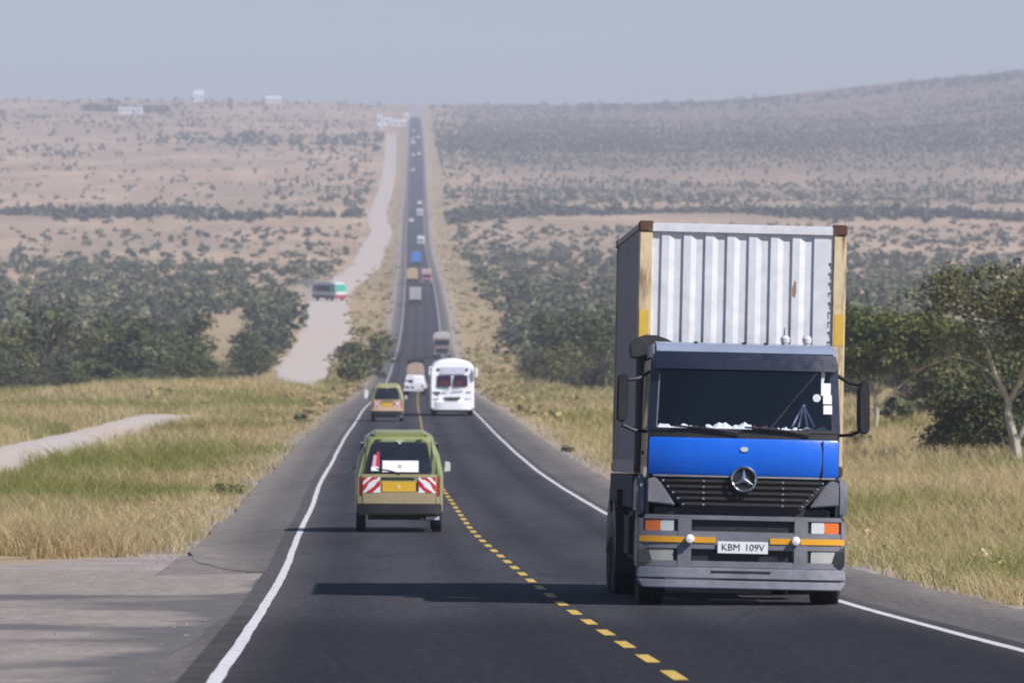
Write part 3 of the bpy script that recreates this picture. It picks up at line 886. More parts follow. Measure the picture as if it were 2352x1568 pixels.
for s in (-1, 1):
    for y in (Y0, Y1 - .16):
        MB().box(*sorted((s * HW, s * (HW - .155))), y + .004, y + .156, Z0 + .12, Z1 - .12).build('corner_post', m_post, P, bevel=.012)
        for z in (Z0, Z1 - .12):
            MB().box(*sorted((s * (HW + .008), s * (HW - .17))), y - .008, y + .17, z, z + .128).build('corner_casting', m_cast, P, bevel=.015)
    q = []
    npt = 22
    stp = (Y1 - Y0 - .36) / npt
    for k in range(npt):
        y = Y0 + .16 + k * stp
        q += [(y, 0), (y + stp * .35, 0), (y + stp * .5, .034), (y + stp * .85, .034)]
    q.append((Y1 - .18, 0))
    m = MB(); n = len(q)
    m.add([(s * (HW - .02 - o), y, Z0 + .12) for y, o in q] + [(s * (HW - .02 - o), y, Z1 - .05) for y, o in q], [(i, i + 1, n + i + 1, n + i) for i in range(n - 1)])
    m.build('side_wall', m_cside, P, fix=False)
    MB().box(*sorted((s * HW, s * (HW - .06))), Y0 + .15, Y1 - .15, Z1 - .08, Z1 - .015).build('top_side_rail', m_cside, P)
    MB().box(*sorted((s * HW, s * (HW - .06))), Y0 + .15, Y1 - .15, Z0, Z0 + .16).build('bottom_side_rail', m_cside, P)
MB().box(-HW + .02, HW - .02, Y0 + .05, Y1 - .05, Z1 - .05, Z1 - .03).build('roof', m_cwhite, P)
MB().box(-HW + .1, HW - .1, Y1 - .08, Y1 - .03, Z0 + .05, Z1 - .05).build('rear_door', m_cside, P)
MB().box(-HW + .05, HW - .05, Y0 + .1, Y1 - .1, Z0 + .02, Z0 + .1).build('floor', m_cside, P)
for s, z0, z1 in ((-1, 3.0, 3.42), (1, 3.05, 3.42), (-1, 2.52, 2.62)):
    MB().box(*sorted((s * (HW - .015), s * (HW - .125))), Y0 - .0, Y0 + .003, z0, z1).build('touch_up_patch', m_post2, P)
# stencilled column of marks near the right post (worn past reading)
random.seed(5)
mk = MB(); z = 4.02
for k in range(17):
    hgt = random.uniform(.05, .085)
    x = HW - .187
    if random.random() < .5:
        mk.box(x - .016, x - .006, Y0 + .026, Y0 + .029, z - hgt, z).box(x - .006, x + .014, Y0 + .026, Y0 + .029, z - .018, z)
    else:
        mk.box(x - .016, x + .014, Y0 + .026, Y0 + .029, z - hgt * .45, z).box(x + .004, x + .014, Y0 + .026, Y0 + .029, z - hgt, z - hgt * .45)
    z -= .115
tag(mk.build('stencil_marks', paint('stencil_grey', (.13, .13, .16), .8), P), kind='stuff')
MB().add([(.59, Y0 + .0285, 3.70), (.615, Y0 + .0285, 3.80), (.635, Y0 + .0285, 3.79), (.64, Y0 + .0285, 3.68), (.625, Y0 + .0285, 3.60), (.595, Y0 + .0285, 3.62)], [(0, 5, 4, 3, 2, 1)]).build('rust_stain', paint('rust_brown', (.3, .19, .11), .8), P, fix=False)

# ------------------------------------------------------------------ small vans seen from behind
def loft_body(m, stations, npts=None):
    """stations: (y, half width at sill, half width at belt, half width at roof, z sill, z belt, z roof, shear) -> closed hull."""
    rings = []
    for (y, w0, w1, w2, z0, zb, zt, sh) in stations:
        r = min(.16, (zt - zb) * .45, w2 * .5)
        half = [(w0 * .9, z0), (w0, z0 + .06), (w1, zb)]
        half += [(w1 + (w2 - w1) * .5 + .01, zb + (zt - zb) * .5), (w2, zt - r)]
        for a in (30, 60):
            half.append((w2 - r * (1 - math.cos(R(a))), zt - r + r * math.sin(R(a))))
        half.append((w2 - r, zt))
        pr = [(x, z) for x, z in half] + [(-x, z) for x, z in reversed(half)]
        rings.append([(x, y + sh * max(z - zb, 0), z) for x, z in pr])
    k = len(rings[0])
    vs_ = [q for r_ in rings for q in r_]
    fs = [tuple(range(k))]
    for i in range(len(rings) - 1):
        for j in range(k):
            j2 = (j + 1) % k
            fs.append((i * k + j, i * k + j2, (i + 1) * k + j2, (i + 1) * k + j))
    fs.append(tuple(range((len(rings) - 1) * k, len(rings) * k)[::-1]))
    return m.add(vs_, fs)

def van(name, label, x, d, m_body, m_low, board=True, group=None):
    o = empty(name, label, 'van', group, mw=road_frame(x, d, roll=R(.4)))
    B = MB()
    SH = .3
    loft_body(B, [(.04, .80, .80, .60, .42, 1.10, 1.80, SH), (.0 + .12, .845, .85, .665, .34, 1.12, 1.86, SH), (.5, .85, .855, .68, .34, 1.12, 1.9, .1), (1.8, .85, .855, .69, .34, 1.12, 1.93, 0), (2.7, .85, .85, .68, .34, 1.12, 1.88, -.05),
                  (3.2, .85, .85, .6, .36, 1.05, 1.45, -.5), (3.9, .83, .82, .62, .38, .95, 1.12, -.3), (4.1, .78, .76, .55, .42, .8, .95, 0)])
    B.build('body', m_body, o, smooth=True)
    rr = MB()
    loft_body(rr, [(.32, .50, .52, .46, 1.84, 1.88, 1.93, 0), (.45, .55, .56, .5, 1.84, 1.9, 1.965, 0), (1.6, .55, .56, .5, 1.84, 1.92, 1.985, 0), (1.9, .5, .5, .45, 1.84, 1.9, 1.93, 0)])
    rr.build('roof_cap', m_body, o, smooth=True)
    yf = lambda x_, z: .03 + SH * max(z - 1.10, 0) + .06 * (abs(x_) / .8) ** 4
    # tailgate with its window, latch bar, plate and light clusters
    tg = MB().patch(.62, 1.12, -.70, .70, -.74, .74, yf, .035, .05, 10, 2, .03).build('tailgate', m_body, o, smooth=True)
    MB().patch(1.145, 1.755, -.655, .655, -.535, .535, yf, .02, .03, 10, 4, .07).build('window_seal', m_black, o, smooth=True)
    rw = MB().patch(1.165, 1.735, -.635, .635, -.52, .52, yf, .026, .03, 10, 4, .06).build('rear_window', m_glass, o, smooth=True)
    MB().box(-.03, .03, yf(0, 1.72) - .06, yf(0, 1.72) - .02, 1.715, 1.75).box(-.07, .07, yf(0, 1.75) - .055, yf(0, 1.75) - .02, 1.755, 1.785).build('stop_lamp', m_lens, o)
    MB().patch(1.02, 1.065, -.37, .29, -.37, .29, yf, .045, .02, 4, 1).build('latch_bar', m_black, o)
    for s in (-1, 1):
        MB().patch(.62, 1.78, s * .735 - .007, s * .735 + .007, s * .62 - .006, s * .62 + .006, yf, .028, .02, 1, 4).build('door_seam', m_black, o)
        MB().box(s * .40 - .05, s * .40 + .05, yf(.4, 1.8) - .05, yf(.4, 1.8), 1.795, 1.82).build('hinge', m_body, o)
    MB().tube([(.02, yf(0, 1.14) - .06, 1.14), (-.2, yf(.2, 1.22) - .05, 1.2), (-.44, yf(.4, 1.25) - .045, 1.235)], .011, 5).build('rear_wiper', m_black, o)
    MB().patch(1.105, 1.125, -.72, .72, -.72, .72, yf, .037, .02, 8, 1).build('crease', m_low, o)
    MB().patch(.55, .80, -.70, .70, -.72, .72, yf, .045, .03, 8, 1, .02).build('lower_panel', m_low, o, smooth=True)
    pl = MB().patch(.79, .985, -.33, .32, -.33, .32, yf, .052, .02, 2, 1).build('number_plate', m_plate_y, o)
    MB().patch(.80, .975, .33, .38, .33, .38, yf, .05, .02, 2, 1).build('plate_edge', m_black, o)
    MB().disc((-.01, .88), .04, yf(0, .88) - .058, yf(0, .88) - .05, 12).build('plate_spot', paint('pale_spot', (.8, .62, .2), .3), pl)  # lighter round spot in the middle of the plate
    for s in (-1, 1):
        x0, x1 = sorted((s * .37, s * .705))
        bd = MB().patch(.77, 1.075, x0, x1, x0, x1, yf, .05, .015, 3, 1).build('reflector_board', m_paper, o)
        for k in range(3):
            c = MB()
            a0 = .77 + .305 * (-.55 + .62 * k); sl = .305
            # diagonal red bars rising outwards to the centre line
            poly = []
            ex0, ex1 = (x1, x0) if s > 0 else (x0, x1)   # outer, inner
            def zi(z, ex): return z
            lo0, lo1 = a0, a0 + .12
            q = [(ex0, lo0), (ex1, lo0 + sl), (ex1, lo1 + sl), (ex0, lo1)]
            # clip to the board
            def clip(poly, zlim, up):
                out = []
                for i in range(len(poly)):
                    p_, q_ = poly[i], poly[(i + 1) % len(poly)]
                    pin = (p_[1] <= zlim) if up else (p_[1] >= zlim)
                    qin = (q_[1] <= zlim) if up else (q_[1] >= zlim)
                    if pin: out.append(p_)
                    if pin != qin:
                        tt = (zlim - p_[1]) / (q_[1] - p_[1])
                        out.append((p_[0] + tt * (q_[0] - p_[0]), zlim))
                return out
            q = clip(clip(q, 1.072, True), .773, False)
            if len(q) >= 3:
                c.add([(xx, yf(xx, zz) - .053, zz) for xx, zz in q], [tuple(range(len(q)))])
                c.build('red_bar', paint('red_film', (.52, .02, .035), .4, dirt=.05), bd, fix=False)
        t0, t1 = sorted((s * .715, s * .80))
        MB().patch(.72, 1.08, t0, t1, t0, t1, yf, .03, .05, 3, 2, .02).build('tail_light', m_redlens, o, smooth=True)
        MB().patch(.5, .70, *sorted((s * .72, s * .83)), *sorted((s * .72, s * .83)), yf, .035, .1, 3, 1).build('bumper_corner', m_low, o)
        ar = MB().tube([(s * .80, 2.75, 1.2), (s * .92, 2.72, 1.22)], .025, 6)
        ar.prism_y([(s * .9, 1.14), (s * 1.03, 1.16), (s * 1.03, 1.34), (s * .92, 1.36)], 2.66, 2.78)
        ar.build('mirror', m_lens, o, bevel=.015)
        # side glass
        g = MB().prism_x([(.55, 1.2), (.7, 1.72), (1.5, 1.74), (1.5, 1.2)], s * .845, s * .8, tx=lambda z: 1 - .2 * max(z - 1.15, 0))
        g.prism_x([(1.6, 1.2), (1.6, 1.74), (2.55, 1.7), (2.8, 1.2)], s * .845, s * .8, tx=lambda z: 1 - .2 * max(z - 1.15, 0))
        g.build('side_window', m_glass, o)
        for y in (.75, 3.3):
            wheel(o, s * .74, y, .31, .19, 20, s)
    bm = MB().patch(.38, .56, -.83, .83, -.82, .82, lambda x_, z: -.05 + .12 * (abs(x_) / .83) ** 5, .02, .2, 12, 2, .04)
    bm.build('rear_bumper', m_black, o, smooth=True)
    MB().box(-.6, .6, .3, 3.6, .24, .36).tube([(.45, -.02, .26), (.45, .5, .27)], .03, 8).build('underbody', m_chassis, o)
    MB().box(.52, .78, .1, .2, .25, .31).build('mud_guard', m_lens, o)
    if board:
        MB().patch(1.17, 1.39, -.33, .37, -.33, .37, yf, .034, .006, 4, 1).build('window_sign', m_paper, o)
        MB().patch(1.25, 1.31, -.03, .04, -.03, .04, yf, .037, .004, 2, 1).build('sign_smudge', paint('sign_grey', (.4, .4, .42), .8), o)
        MB().patch(1.2, 1.5, -.545, -.42, -.5, -.41, yf, .033, .006, 2, 1).build('window_flag', paint('pink_flag', (.6, .35, .42), .7), o)
        MB().patch(1.27, 1.56, -.455, -.38, -.44, -.39, yf, .036, .006, 2, 1).build('window_stripe', paint('red_flag', (.45, .02, .06), .7), o)
        MB().patch(1.19, 1.27, -.55, -.4, -.55, -.4, yf, .039, .006, 2, 1).build('window_label', m_paper, o)
    return o
m_olive = paint('olive_paint', (.25, .275, .11), .35, dirt=.4, dcol=(.27, .245, .15), coat=.25, scale=2)
m_tan = paint('tan_olive', (.36, .29, .16), .5, dirt=.3, dcol=(.3, .22, .13))  # tan tone of the van's lower panels and corners
D1 = 113.0
van('olive_van', 'olive green van seen from behind with white sign in its rear window', -2.19, D1, m_olive, m_tan, True)
m_olive2 = paint('pale_olive_paint', (.38, .36, .17), .4, dirt=.2, coat=.2)
m_peach = paint('peach_panel', (.68, .45, .29), .5, dirt=.15)
d2 = 304.0
van('tan_van', 'small tan and pale green van driving just ahead of the olive green van', (889 - CX) * d2 / F, d2, m_olive2, m_peach, False)

# ------------------------------------------------------------------ bus in the oncoming lane
m_buswhite = paint('bus_white', (.92, .92, .91), .4, dirt=.06, dcol=(.6, .58, .52), coat=.2)
m_maroon = paint('bus_interior', (.09, .012, .03), .8)
m_busdark = paint('dark_vent', (.05, .06, .05), .6)
def white_bus(x, d):
    o = empty('bus', 'white bus with a domed roof driving towards the camera behind the lorry', 'bus', mw=road_frame(x, d))
    Wd, H = 1.22, 3.02
    hull = MB()
    st = []
    for y, k, dz in ((.0, .95, -.12), (.1, .985, -.03), (.4, 1, 0), (5, 1, 0), (9.6, 1, 0), (9.9, .97, -.06)):
        half = [(Wd * k, .45 - 0 * dz), (Wd * k, 1.7), (Wd * k * .99, 2.5), (Wd * k * .95, 2.82 + dz * .6), (Wd * k * .8, 3.0 + dz), (Wd * k * .5, 3.14 + dz), (Wd * k * .2, 3.2 + dz)]
        pr = half + [(-x_, z) for x_, z in reversed(half)]
        st.append([(x_, y + (.14 * max(z - 1.6, 0) if y < 2 else 0), z) for x_, z in pr])
    k = len(st[0])
    fs = [tuple(range(k))] + [tuple(range(5 * k, 6 * k))[::-1]]
    for i in range(5):
        for j in range(k):
            j2 = (j + 1) % k
            fs.append((i * k + j, i * k + j2, (i + 1) * k + j2, (i + 1) * k + j))
    hull.add([q for r_ in st for q in r_], fs).build('body', m_buswhite, o, smooth=True)
    yf = lambda x_, z: .14 * max(z - 1.6, 0) + .1 * (abs(x_) / 1.2) ** 4 - .02
    for s in (-1, 1):
        x0, x1 = (-.84, -.06) if s < 0 else (.08, .86)
        MB().patch(1.66, 2.28, x0, x1, x0 + .02 * s, x1, yf, .02, .04, 6, 2, .05).build('windscreen', glass_dark('bus_glass', (.03, .014, .03)), o, smooth=True)
        MB().patch(1.72, 1.98, *( (-.66, -.2) if s < 0 else (.2, .6)), *((-.66, -.2) if s < 0 else (.2, .6)), yf, .024, .01, 3, 1, .04).build('seat_cover', m_maroon, o)
        MB().patch(2.52, 2.68, *sorted((s * .72, s * .9)), *sorted((s * .74, s * .88)), yf, .03, .05, 3, 1, .04).build('marker_lamp', m_black, o)
        MB().patch(.92, 1.02, *sorted((s * .75, s * 1.05)), *sorted((s * .7, s * 1.05)), yf, .03, .05, 3, 1, .03).build('headlight', m_lens, o)
        MB().patch(1.3, 1.37, *sorted((s * .8, s * 1.08)), *sorted((s * .8, s * 1.08)), yf, .025, .05, 3, 1).build('trim_line', m_rim, o)
        for y in (1.5, 7.2): wheel(o, s * 1.02, y, .48, .28, 18, s)
        mo = MB().tube([(s * 1.15, .1, 2.75), (s * 1.33, -.1, 2.7)], .03, 6)
        mo.prism_y([(s * 1.27, 2.15), (s * 1.40, 2.2), (s * 1.42, 2.66), (s * 1.27, 2.72)], -.16, .05) if s > 0 else mo.prism_y([(s * 1.24, 2.3), (s * 1.32, 2.3), (s * 1.32, 2.62), (s * 1.24, 2.62)], -.1, .02)
        mo.build('mirror', m_buswhite, o, bevel=.03)
        sw_ = MB()
        for k2 in range(6):
            sw_.box(*sorted((s * 1.215, s * 1.23)), 1.0 + k2 * 1.45, 2.25 + k2 * 1.45, 1.75, 2.45)
        for k2 in range(6):
            MB().box(*sorted((s * 1.2, s * 1.23)), 1.0 + k2 * 1.45, 2.25 + k2 * 1.45, 1.75, 2.45).build('side_window', m_glass, o)
    MB().patch(2.34, 2.74, -.70, .72, -.68, .7, yf, .018, .03, 8, 1, .05).build('destination_panel', paint('pale_panel', (.55, .55, .66), .35), o, smooth=True)
    MB().patch(1.24, 1.36, -.92, -.68, -.92, -.68, yf, .035, .05, 2, 1, .03).build('side_lamp', m_black, o)
    # two words across the nose, worn past reading at this range
    wd = MB()
    for a0, n_ in ((-.52, 4), (-.02, 7)):
        for k2 in range(n_):
            wd.patch(1.36, 1.47 + .03 * (k2 % 2), a0 + k2 * .09, a0 + k2 * .09 + .055, a0 + k2 * .09, a0 + k2 * .09 + .055, yf, .026, .01, 1, 1)
    tag(wd.build('lettering', paint('grey_lettering', (.42, .42, .45), .6), o), kind='stuff')
    MB().patch(.86, 1.07, -.34, .33, -.5, .5, yf, .03, .05, 8, 1, .06).build('grille', m_busdark, o)
    MB().patch(.36, .80, -1.14, 1.14, -1.17, 1.17, lambda x_, z: -.1 + .2 * (abs(x_) / 1.15) ** 4, .02, .3, 14, 2, .08).build('bumper', m_buswhite, o, smooth=True)
    MB().box(-1.0, 1.0, .4, 9.5, .25, .5).build('underbody', m_chassis, o)
    return o
DB = 326.0
white_bus((1039 - CX) * DB / F, DB)

# ------------------------------------------------------------------ traffic farther down the road
def simple_wheels(o, hw, ys, r, w=.24):
    for s in (-1, 1):
        for y in ys:
            MB().lathe([(.05, -w / 2), (r * .93, -w / 2), (r, -w * .3), (r, w * .3), (r * .93, w / 2), (.05, w / 2)], (s * (hw - w / 2), y, r), 'x', 12).build('wheel', m_tyre, o, smooth=True)

def box_lorry(name, label, x, d, m_load, m_cab, away=True, L=8.0, Wd=2.45, H=3.4, deck=1.1, group=None, cat='lorry', tarp=False):
    o = empty(name, label, cat, group, mw=road_frame(x, d))
    h = Wd / 2
    if away:
        y0, y1, c0, c1 = 0.0, L - 2.2, L - 2.0, L - .2
    else:
        y0, y1, c0, c1 = 2.2, L, .0, 1.9
    lb = MB()
    if tarp:
        lb.prism_y([(-h, deck), (h, deck), (h, H - .5), (h * .8, H - .12), (h * .2, H), (-h * .3, H - .04), (-h * .85, H - .2), (-h, H - .6)], y0, y1)
    else:
        lb.box(-h, h, y0, y1, deck, H)
    ld = lb.build('load_body', m_load, o, bevel=.04)
    dr = MB()
    yb = y0 - .015
    if not tarp:
        for xx in (-h * .98, -.02, h * .94): dr.box(xx, xx + .05, yb, yb + .03, deck + .05, H - .06)
        dr.box(-h, h, yb, yb + .03, deck, deck + .1)
        dr.build('door_frame', m_rim, ld)
    cb = MB().prism_x([(c0, .8), (c0 + (.0 if away else .1), 2.0), (c0 + (.0 if away else .25), 2.75), (c1 - (.25 if away else 0), 2.75), (c1 - (.1 if away else 0), 2.0), (c1, .8)], -h * .93, h * .93).build('cab', m_cab, o, bevel=.06)
    if not away:
        MB().patch(1.8, 2.5, -1.0, 1.0, -.95, .95, lambda x_, z: c0 + .1 + .2 * (z - 1.9), .03, .04, 4, 1, .08).build('windscreen', m_glass, o)
        MB().patch(.9, 1.3, -.8, .8, -.8, .8, lambda x_, z: c0 + .02, .03, .04, 2, 1).build('grille', m_black, o)
    MB().box(-h * .9, h * .9, .2, L - .2, .65, deck - .02).build('chassis', m_chassis, o)
    MB().box(-h, h, (y0 if away else .0) - .05, (y0 if away else .0) + .08, .5, .75).build('bumper', m_rim if not away else m_black, o)
    for s in (-1, 1):
        lx = sorted((s * h * .7, s * h * .95))
        MB().box(*lx, -.08, -.02, .62, .75).build('tail_light' if away else 'headlight', m_redlens if away else m_lens, o)
    simple_wheels(o, h, (1.4, 6.6) if away else (1.2, 6.6), .5)
    return o

def car(name, label, x, d, m_body, away=True, group=None, k=1.0, frame=None):
    o = empty(name, label, 'car', group, mw=frame or road_frame(x, d))
    h = .83 * k
    B = MB()
    prof = [(.02, .32), (.0, .62), (.06, .95), (.55, 1.4), (.8, 1.46), (2.1, 1.47), (2.35, 1.42), (3.0, .98), (4.05, .82), (4.2, .6), (4.18, .32)]
    if not away: prof = [(4.2 - y, z) for y, z in prof][::-1]
    prof = [(y * k, z * k) for y, z in prof]
    B.prism_x(prof, -h, h, tx=lambda z: 1 - .28 * max(z / k - .9, 0))
    B.build('body', m_body, o, bevel=.06)
    yr = (lambda x_, z: (.06 + (z / k - .95)) * k) if away else (lambda x_, z: (4.2 - (2.35 + (1.42 - z / k) * 1.48)) * k)
    MB().patch(1.0 * k, 1.36 * k, -.66 * k, .66 * k, -.58 * k, .58 * k, yr, .02, .05, 4, 2, .05).build('rear_window' if away else 'windscreen', m_glass, o)
    for s in (-1, 1):
        x0, x1 = sorted((s * .6 * k, s * .8 * k))
        MB().box(x0, x1, -.02, .04, .66 * k, .84 * k).build('tail_light' if away else 'headlight', m_redlens if away else m_lens, o)
        g = MB().prism_x([(y * k, z * k) for y, z in ([(.7, 1.0), (.95, 1.36), (2.1, 1.38), (2.6, 1.0)] if away else [(1.6, 1.0), (2.1, 1.38), (3.25, 1.36), (3.5, 1.0)])], s * h * 1.005, s * h * .97, tx=lambda z: 1 - .28 * max(z / k - .9, 0))
        g.build('side_window', m_glass, o)
    MB().box(-h * 1.01, h * 1.01, -.05, .1, .34 * k, .52 * k).build('bumper', m_black if away else m_body, o, bevel=.02)
    MB().box(-.26, .26, -.07, -.05, .55 * k, .66 * k).build('number_plate', m_plate_y if away else m_paper, o)
    simple_wheels(o, h, (.75 * k, 3.3 * k), .3 * k, .18)
    return o
m_carwhite = paint('car_white', (.78, .78, .8), .35, dirt=.06, coat=.3)
def lane(d, k):     # lateral place of a lane's middle: k -1 left, +1 right
    return float(roadX(d)) + k * 1.66
def lx(px, d): return (px - CX) * d / F

# white pickup behind a lorry with a tan load, both ahead of the tan van
def pickup(x, d):
    o = empty('pickup', 'white pickup truck seen from behind between the tan van and the bus', 'pickup', mw=road_frame(x, d, yaw=R(-4)))
    B = MB().prism_x([(0, .5), (0, .98), (1.65, 1.0), (1.75, 1.5), (1.95, 1.66), (3.1, 1.64), (3.7, 1.08), (4.8, .95), (4.9, .5)], -.84, .84, tx=lambda z: 1 - .22 * max(z - .95, 0))
    B.build('body', m_carwhite, o, bevel=.06)
    MB().patch(1.1, 1.55, -.68, .1, -.6, .08, lambda x_, z: 1.67 + .36 * (z - 1.1), .03, .04, 3, 1, .04).build('rear_window', m_glass, o)
    MB().patch(.6, .93, -.7, .7, -.7, .7, lambda x_, z: 0, .03, .04, 2, 1, .03).build('tailgate', m_carwhite, o)
    for s in (-1, 1):
        MB().box(*sorted((s * .72, s * .83)), -.03, .03, .6, .9).build('tail_light', m_redlens, o)
    MB().box(-.62, -.36, -.05, -.03, .62, .76).build('vent', m_black, o)
    MB().box(-.2, .06, -.05, -.03, .6, .74).build('number_plate', m_black, o)
    MB().box(-.85, .85, -.14, .05, .34, .5).build('bumper', m_carwhite, o, bevel=.03)
    cov = MB().prism_x([(.1, .98), (.12, 1.5), (1.5, 1.58), (1.6, .98)], -.05, .78).build('canopy', m_buswhite, o, bevel=.05)
    simple_wheels(o, .83, (1.0, 3.7), .36, .22)
    return o
pickup(lx(949, 489), 489)
box_lorry('lorry', 'small lorry with a pale pinkish load just ahead of the white pickup truck', lx(954, 560), 560, paint('pink_tan_sacks', (.46, .35, .28), .8, dirt=.4), m_navy, True, H=2.45, Wd=1.7, deck=1.0, L=6.5, tarp=True)
box_lorry('lorry', 'lorry with a brown cab and pale load half hidden behind the white bus', lx(1015, 810), 810, paint('pale_grey_load', (.5, .49, .47), .8, dirt=.4), paint('brown_cab', (.2, .15, .13), .7), False, H=3.6, deck=1.2, tarp=True)
dgr = dist_of_row(701)
box_lorry('lorry', 'pale grey box lorry seen from behind below the yellow lorry', lx(954, dgr), dgr, paint('pale_grey_box', (.45, .43, .41), .6), m_carwhite, True, H=3.5, L=7.5)
dy = dist_of_row(651)
box_lorry('lorry', 'tan yellow loaded lorry driving away above the grey box lorry', lx(947, dy), dy, paint('tan_yellow_tarp', (.56, .39, .19), .7, dirt=.3), m_navy, True, H=3.6, Wd=2.6, L=9, tarp=True)
dp = dist_of_row(655)
box_lorry('lorry', 'oncoming lorry with a pink cab beside the tan yellow lorry', lane(dp, 1), dp, paint('pale_pink_load', (.5, .38, .38), .7), paint('pink_cab', (.42, .2, .2), .6), False, H=3.7, L=9)
dbl = dist_of_row(611)
box_lorry('lorry', 'bright blue covered lorry driving away beyond the tan yellow lorry', lane(dbl, -1) + 1.2, dbl, paint('blue_tarp', (.03, .2, .62), .7, dirt=.2, dcol=(.2, .35, .6)), m_blue, True, H=4.0, L=11, Wd=2.6, tarp=True)
VEH = 'traffic far down the road'
for px, row, kind, lab in ((971, 566, 'v', 'white oncoming lorry nearest to the bright blue covered lorry'), (969, 553, 'c', 'white oncoming car close behind the white lorry near the blue lorry'),
                     (953, 512, 'c', 'white car driving away alone at the foot of the long climb'), (962, 500, 'v', 'pale oncoming lorry at the foot of the long climb'), (962, 470, 'c', 'pale oncoming car low on the long climb'),
                     (951, 395, 'c', 'white car driving away alone halfway up the climb'), (949, 360, 'c', 'white car of the left lane in the pair high on the climb'), (961, 357, 'c', 'bright white oncoming car of the pair high on the climb'),
                     (952, 335, 'v', 'pale lorry driving away just below the top cluster'), (953, 320, 'c', 'pale car driving away in the top cluster of the climb'), (961, 318, 'c', 'pale oncoming car in the top cluster of the climb'), (956, 303, 'c', 'faint pale car nearest to the crest of the climb')):
    d = dist_of_row(row)
    right = px > 957
    if kind == 'c':
        car('car', lab, lane(d, 1 if right else -1), d, m_carwhite, not right, VEH, 1.15)
    else:
        box_lorry('lorry', lab, lane(d, 1 if right else -1), d, paint('pale_box', (.6, .6, .62), .6), m_carwhite, not right, H=3.3, L=7.5, group=VEH)

# minibus throwing up dust on the track
m_busgreen = paint('bus_green', (.02, .36, .24), .4, dirt=.1)
dmb = dist_of_row(687)
xm = lx(784, dmb)
mbs = empty('minibus', 'green white and red bus raising dust on the dirt track', 'bus', mw=road_frame(xm, dmb, yaw=R(33), z=gz(xm, dmb) + .08) @ Matrix.Scale(1.2, 4))
o = mbs
Bq = MB().prism_x([(0, .4), (-.02, 1.3), (.18, 2.9), (.5, 3.1), (7.6, 3.1), (7.9, 2.8), (7.9, .4)], -1.15, 1.15, tx=lambda z: 1 - .04 * max(z - 1.5, 0))
Bq.build('body', paint('bus_grey_white', (.6, .62, .62), .5), o, bevel=.1)
yq = lambda x_, z: -.02 + .125 * max(z - 1.3, 0)
MB().patch(1.62, 2.85, -1.02, 1.02, -.98, .98, yq, .03, .05, 4, 2, .1).build('windscreen', m_busgreen, o)
MB().patch(.45, 1.05, -1.08, 1.08, -1.1, 1.1, lambda x_, z: 0, .04, .06, 4, 1, .05).build('bumper', paint('bus_red', (.36, .03, .05), .5), o)
for s in (-1, 1):
    MB().box(*sorted((s * .75, s * 1.05)), -.07, -.03, 1.1, 1.28).build('headlight', m_lens, o)
    MB().box(*sorted((s * 1.13, s * 1.165)), .4, 7.8, .45, .95).build('skirt', paint('bus_skirt', (.16, .07, .08), .6), o)
    for k in range(5):
        MB().box(*sorted((s * 1.1, s * 1.155)), .6 + k * 1.42, 1.9 + k * 1.42, 1.6, 2.65).build('side_window', m_glass, o)
    MB().prism_x([(.25, 1.5), (.35, 2.75), (2.0, 2.75), (2.0, 1.5)], s * 1.16, s * 1.1).build('green_flash', m_busgreen, o)
simple_wheels(o, 1.14, (1.4, 6.2), .46)
MB().box(-.9, .9, 1.5, 6, 3.1, 3.22).build('roof_rack', m_lens, o)
m_dust = bpy.data.materials.new('dust'); m_dust.use_nodes = True
t = m_dust.node_tree
t.nodes.remove(t.nodes['Principled BSDF'])
pv = t.nodes.new('ShaderNodeVolumePrincipled')
pv.inputs['Color'].default_value = (.93, .88, .82, 1)
dn = noise(t, .35, 4, .6)
mm = t.nodes.new('ShaderNodeMath'); mm.operation = 'MULTIPLY_ADD'
mm.inputs[1].default_value = .16; mm.inputs[2].default_value = -.05
t.links.new(dn, mm.inputs[0]); t.links.new(mm.outputs[0], pv.inputs['Density'])
t.links.new(pv.outputs[0], t.nodes['Material Output'].inputs['Volume'])
xd = lx(712, dmb + 12)
du = MB().ellipsoid((0, 0, 0), 3.4, 9, 2.6, 20, 12).build('dust', m_dust, smooth=True)
du.location = (xd, dmb + 10, gz(xd, dmb + 10) + 2.2)
tag(du, kind='stuff')

# ------------------------------------------------------------------ plants
RNG = np.random.default_rng(11)

def cards(c, size, rng, up=.25, asp=.6, out=None, k=1.0):
    """leaf-shaped quads at centres c, random facing, sizes size."""
    n = len(c)
    nm = rng.normal(size=(n, 3)); nm[:, 2] = np.abs(nm[:, 2]) + up
    if out is not None: nm = nm * .55 + out * k * 1.3
    nm /= np.linalg.norm(nm, axis=1)[:, None]
    r = rng.normal(size=(n, 3))
    u = np.cross(nm, r); u /= np.linalg.norm(u, axis=1)[:, None] + 1e-9
    v = np.cross(nm, u)
    s = (size * rng.uniform(.6, 1.35, n))[:, None]
    u = u * s * .5; v = v * s * .5 * asp
    return np.stack([c - u, c - v * 1.0 + u * .1, c + u, c + v], 1).reshape(-1, 3)

def quads_mesh(name, co, tint, mat):
    n = len(co) // 4
    me = bpy.data.meshes.new(name)
    me.vertices.add(len(co)); me.vertices.foreach_set('co', np.asarray(co, np.float32).ravel())
    me.loops.add(n * 4); me.loops.foreach_set('vertex_index', np.arange(n * 4, dtype=np.int32))
    me.polygons.add(n); me.polygons.foreach_set('loop_start', np.arange(0, n * 4, 4, dtype=np.int32))
    a = me.attributes.new('tint', 'FLOAT', 'POINT'); a.data.foreach_set('value', np.asarray(tint, np.float32))
    me.update(calc_edges=True)
    me.materials.append(mat)
    return me

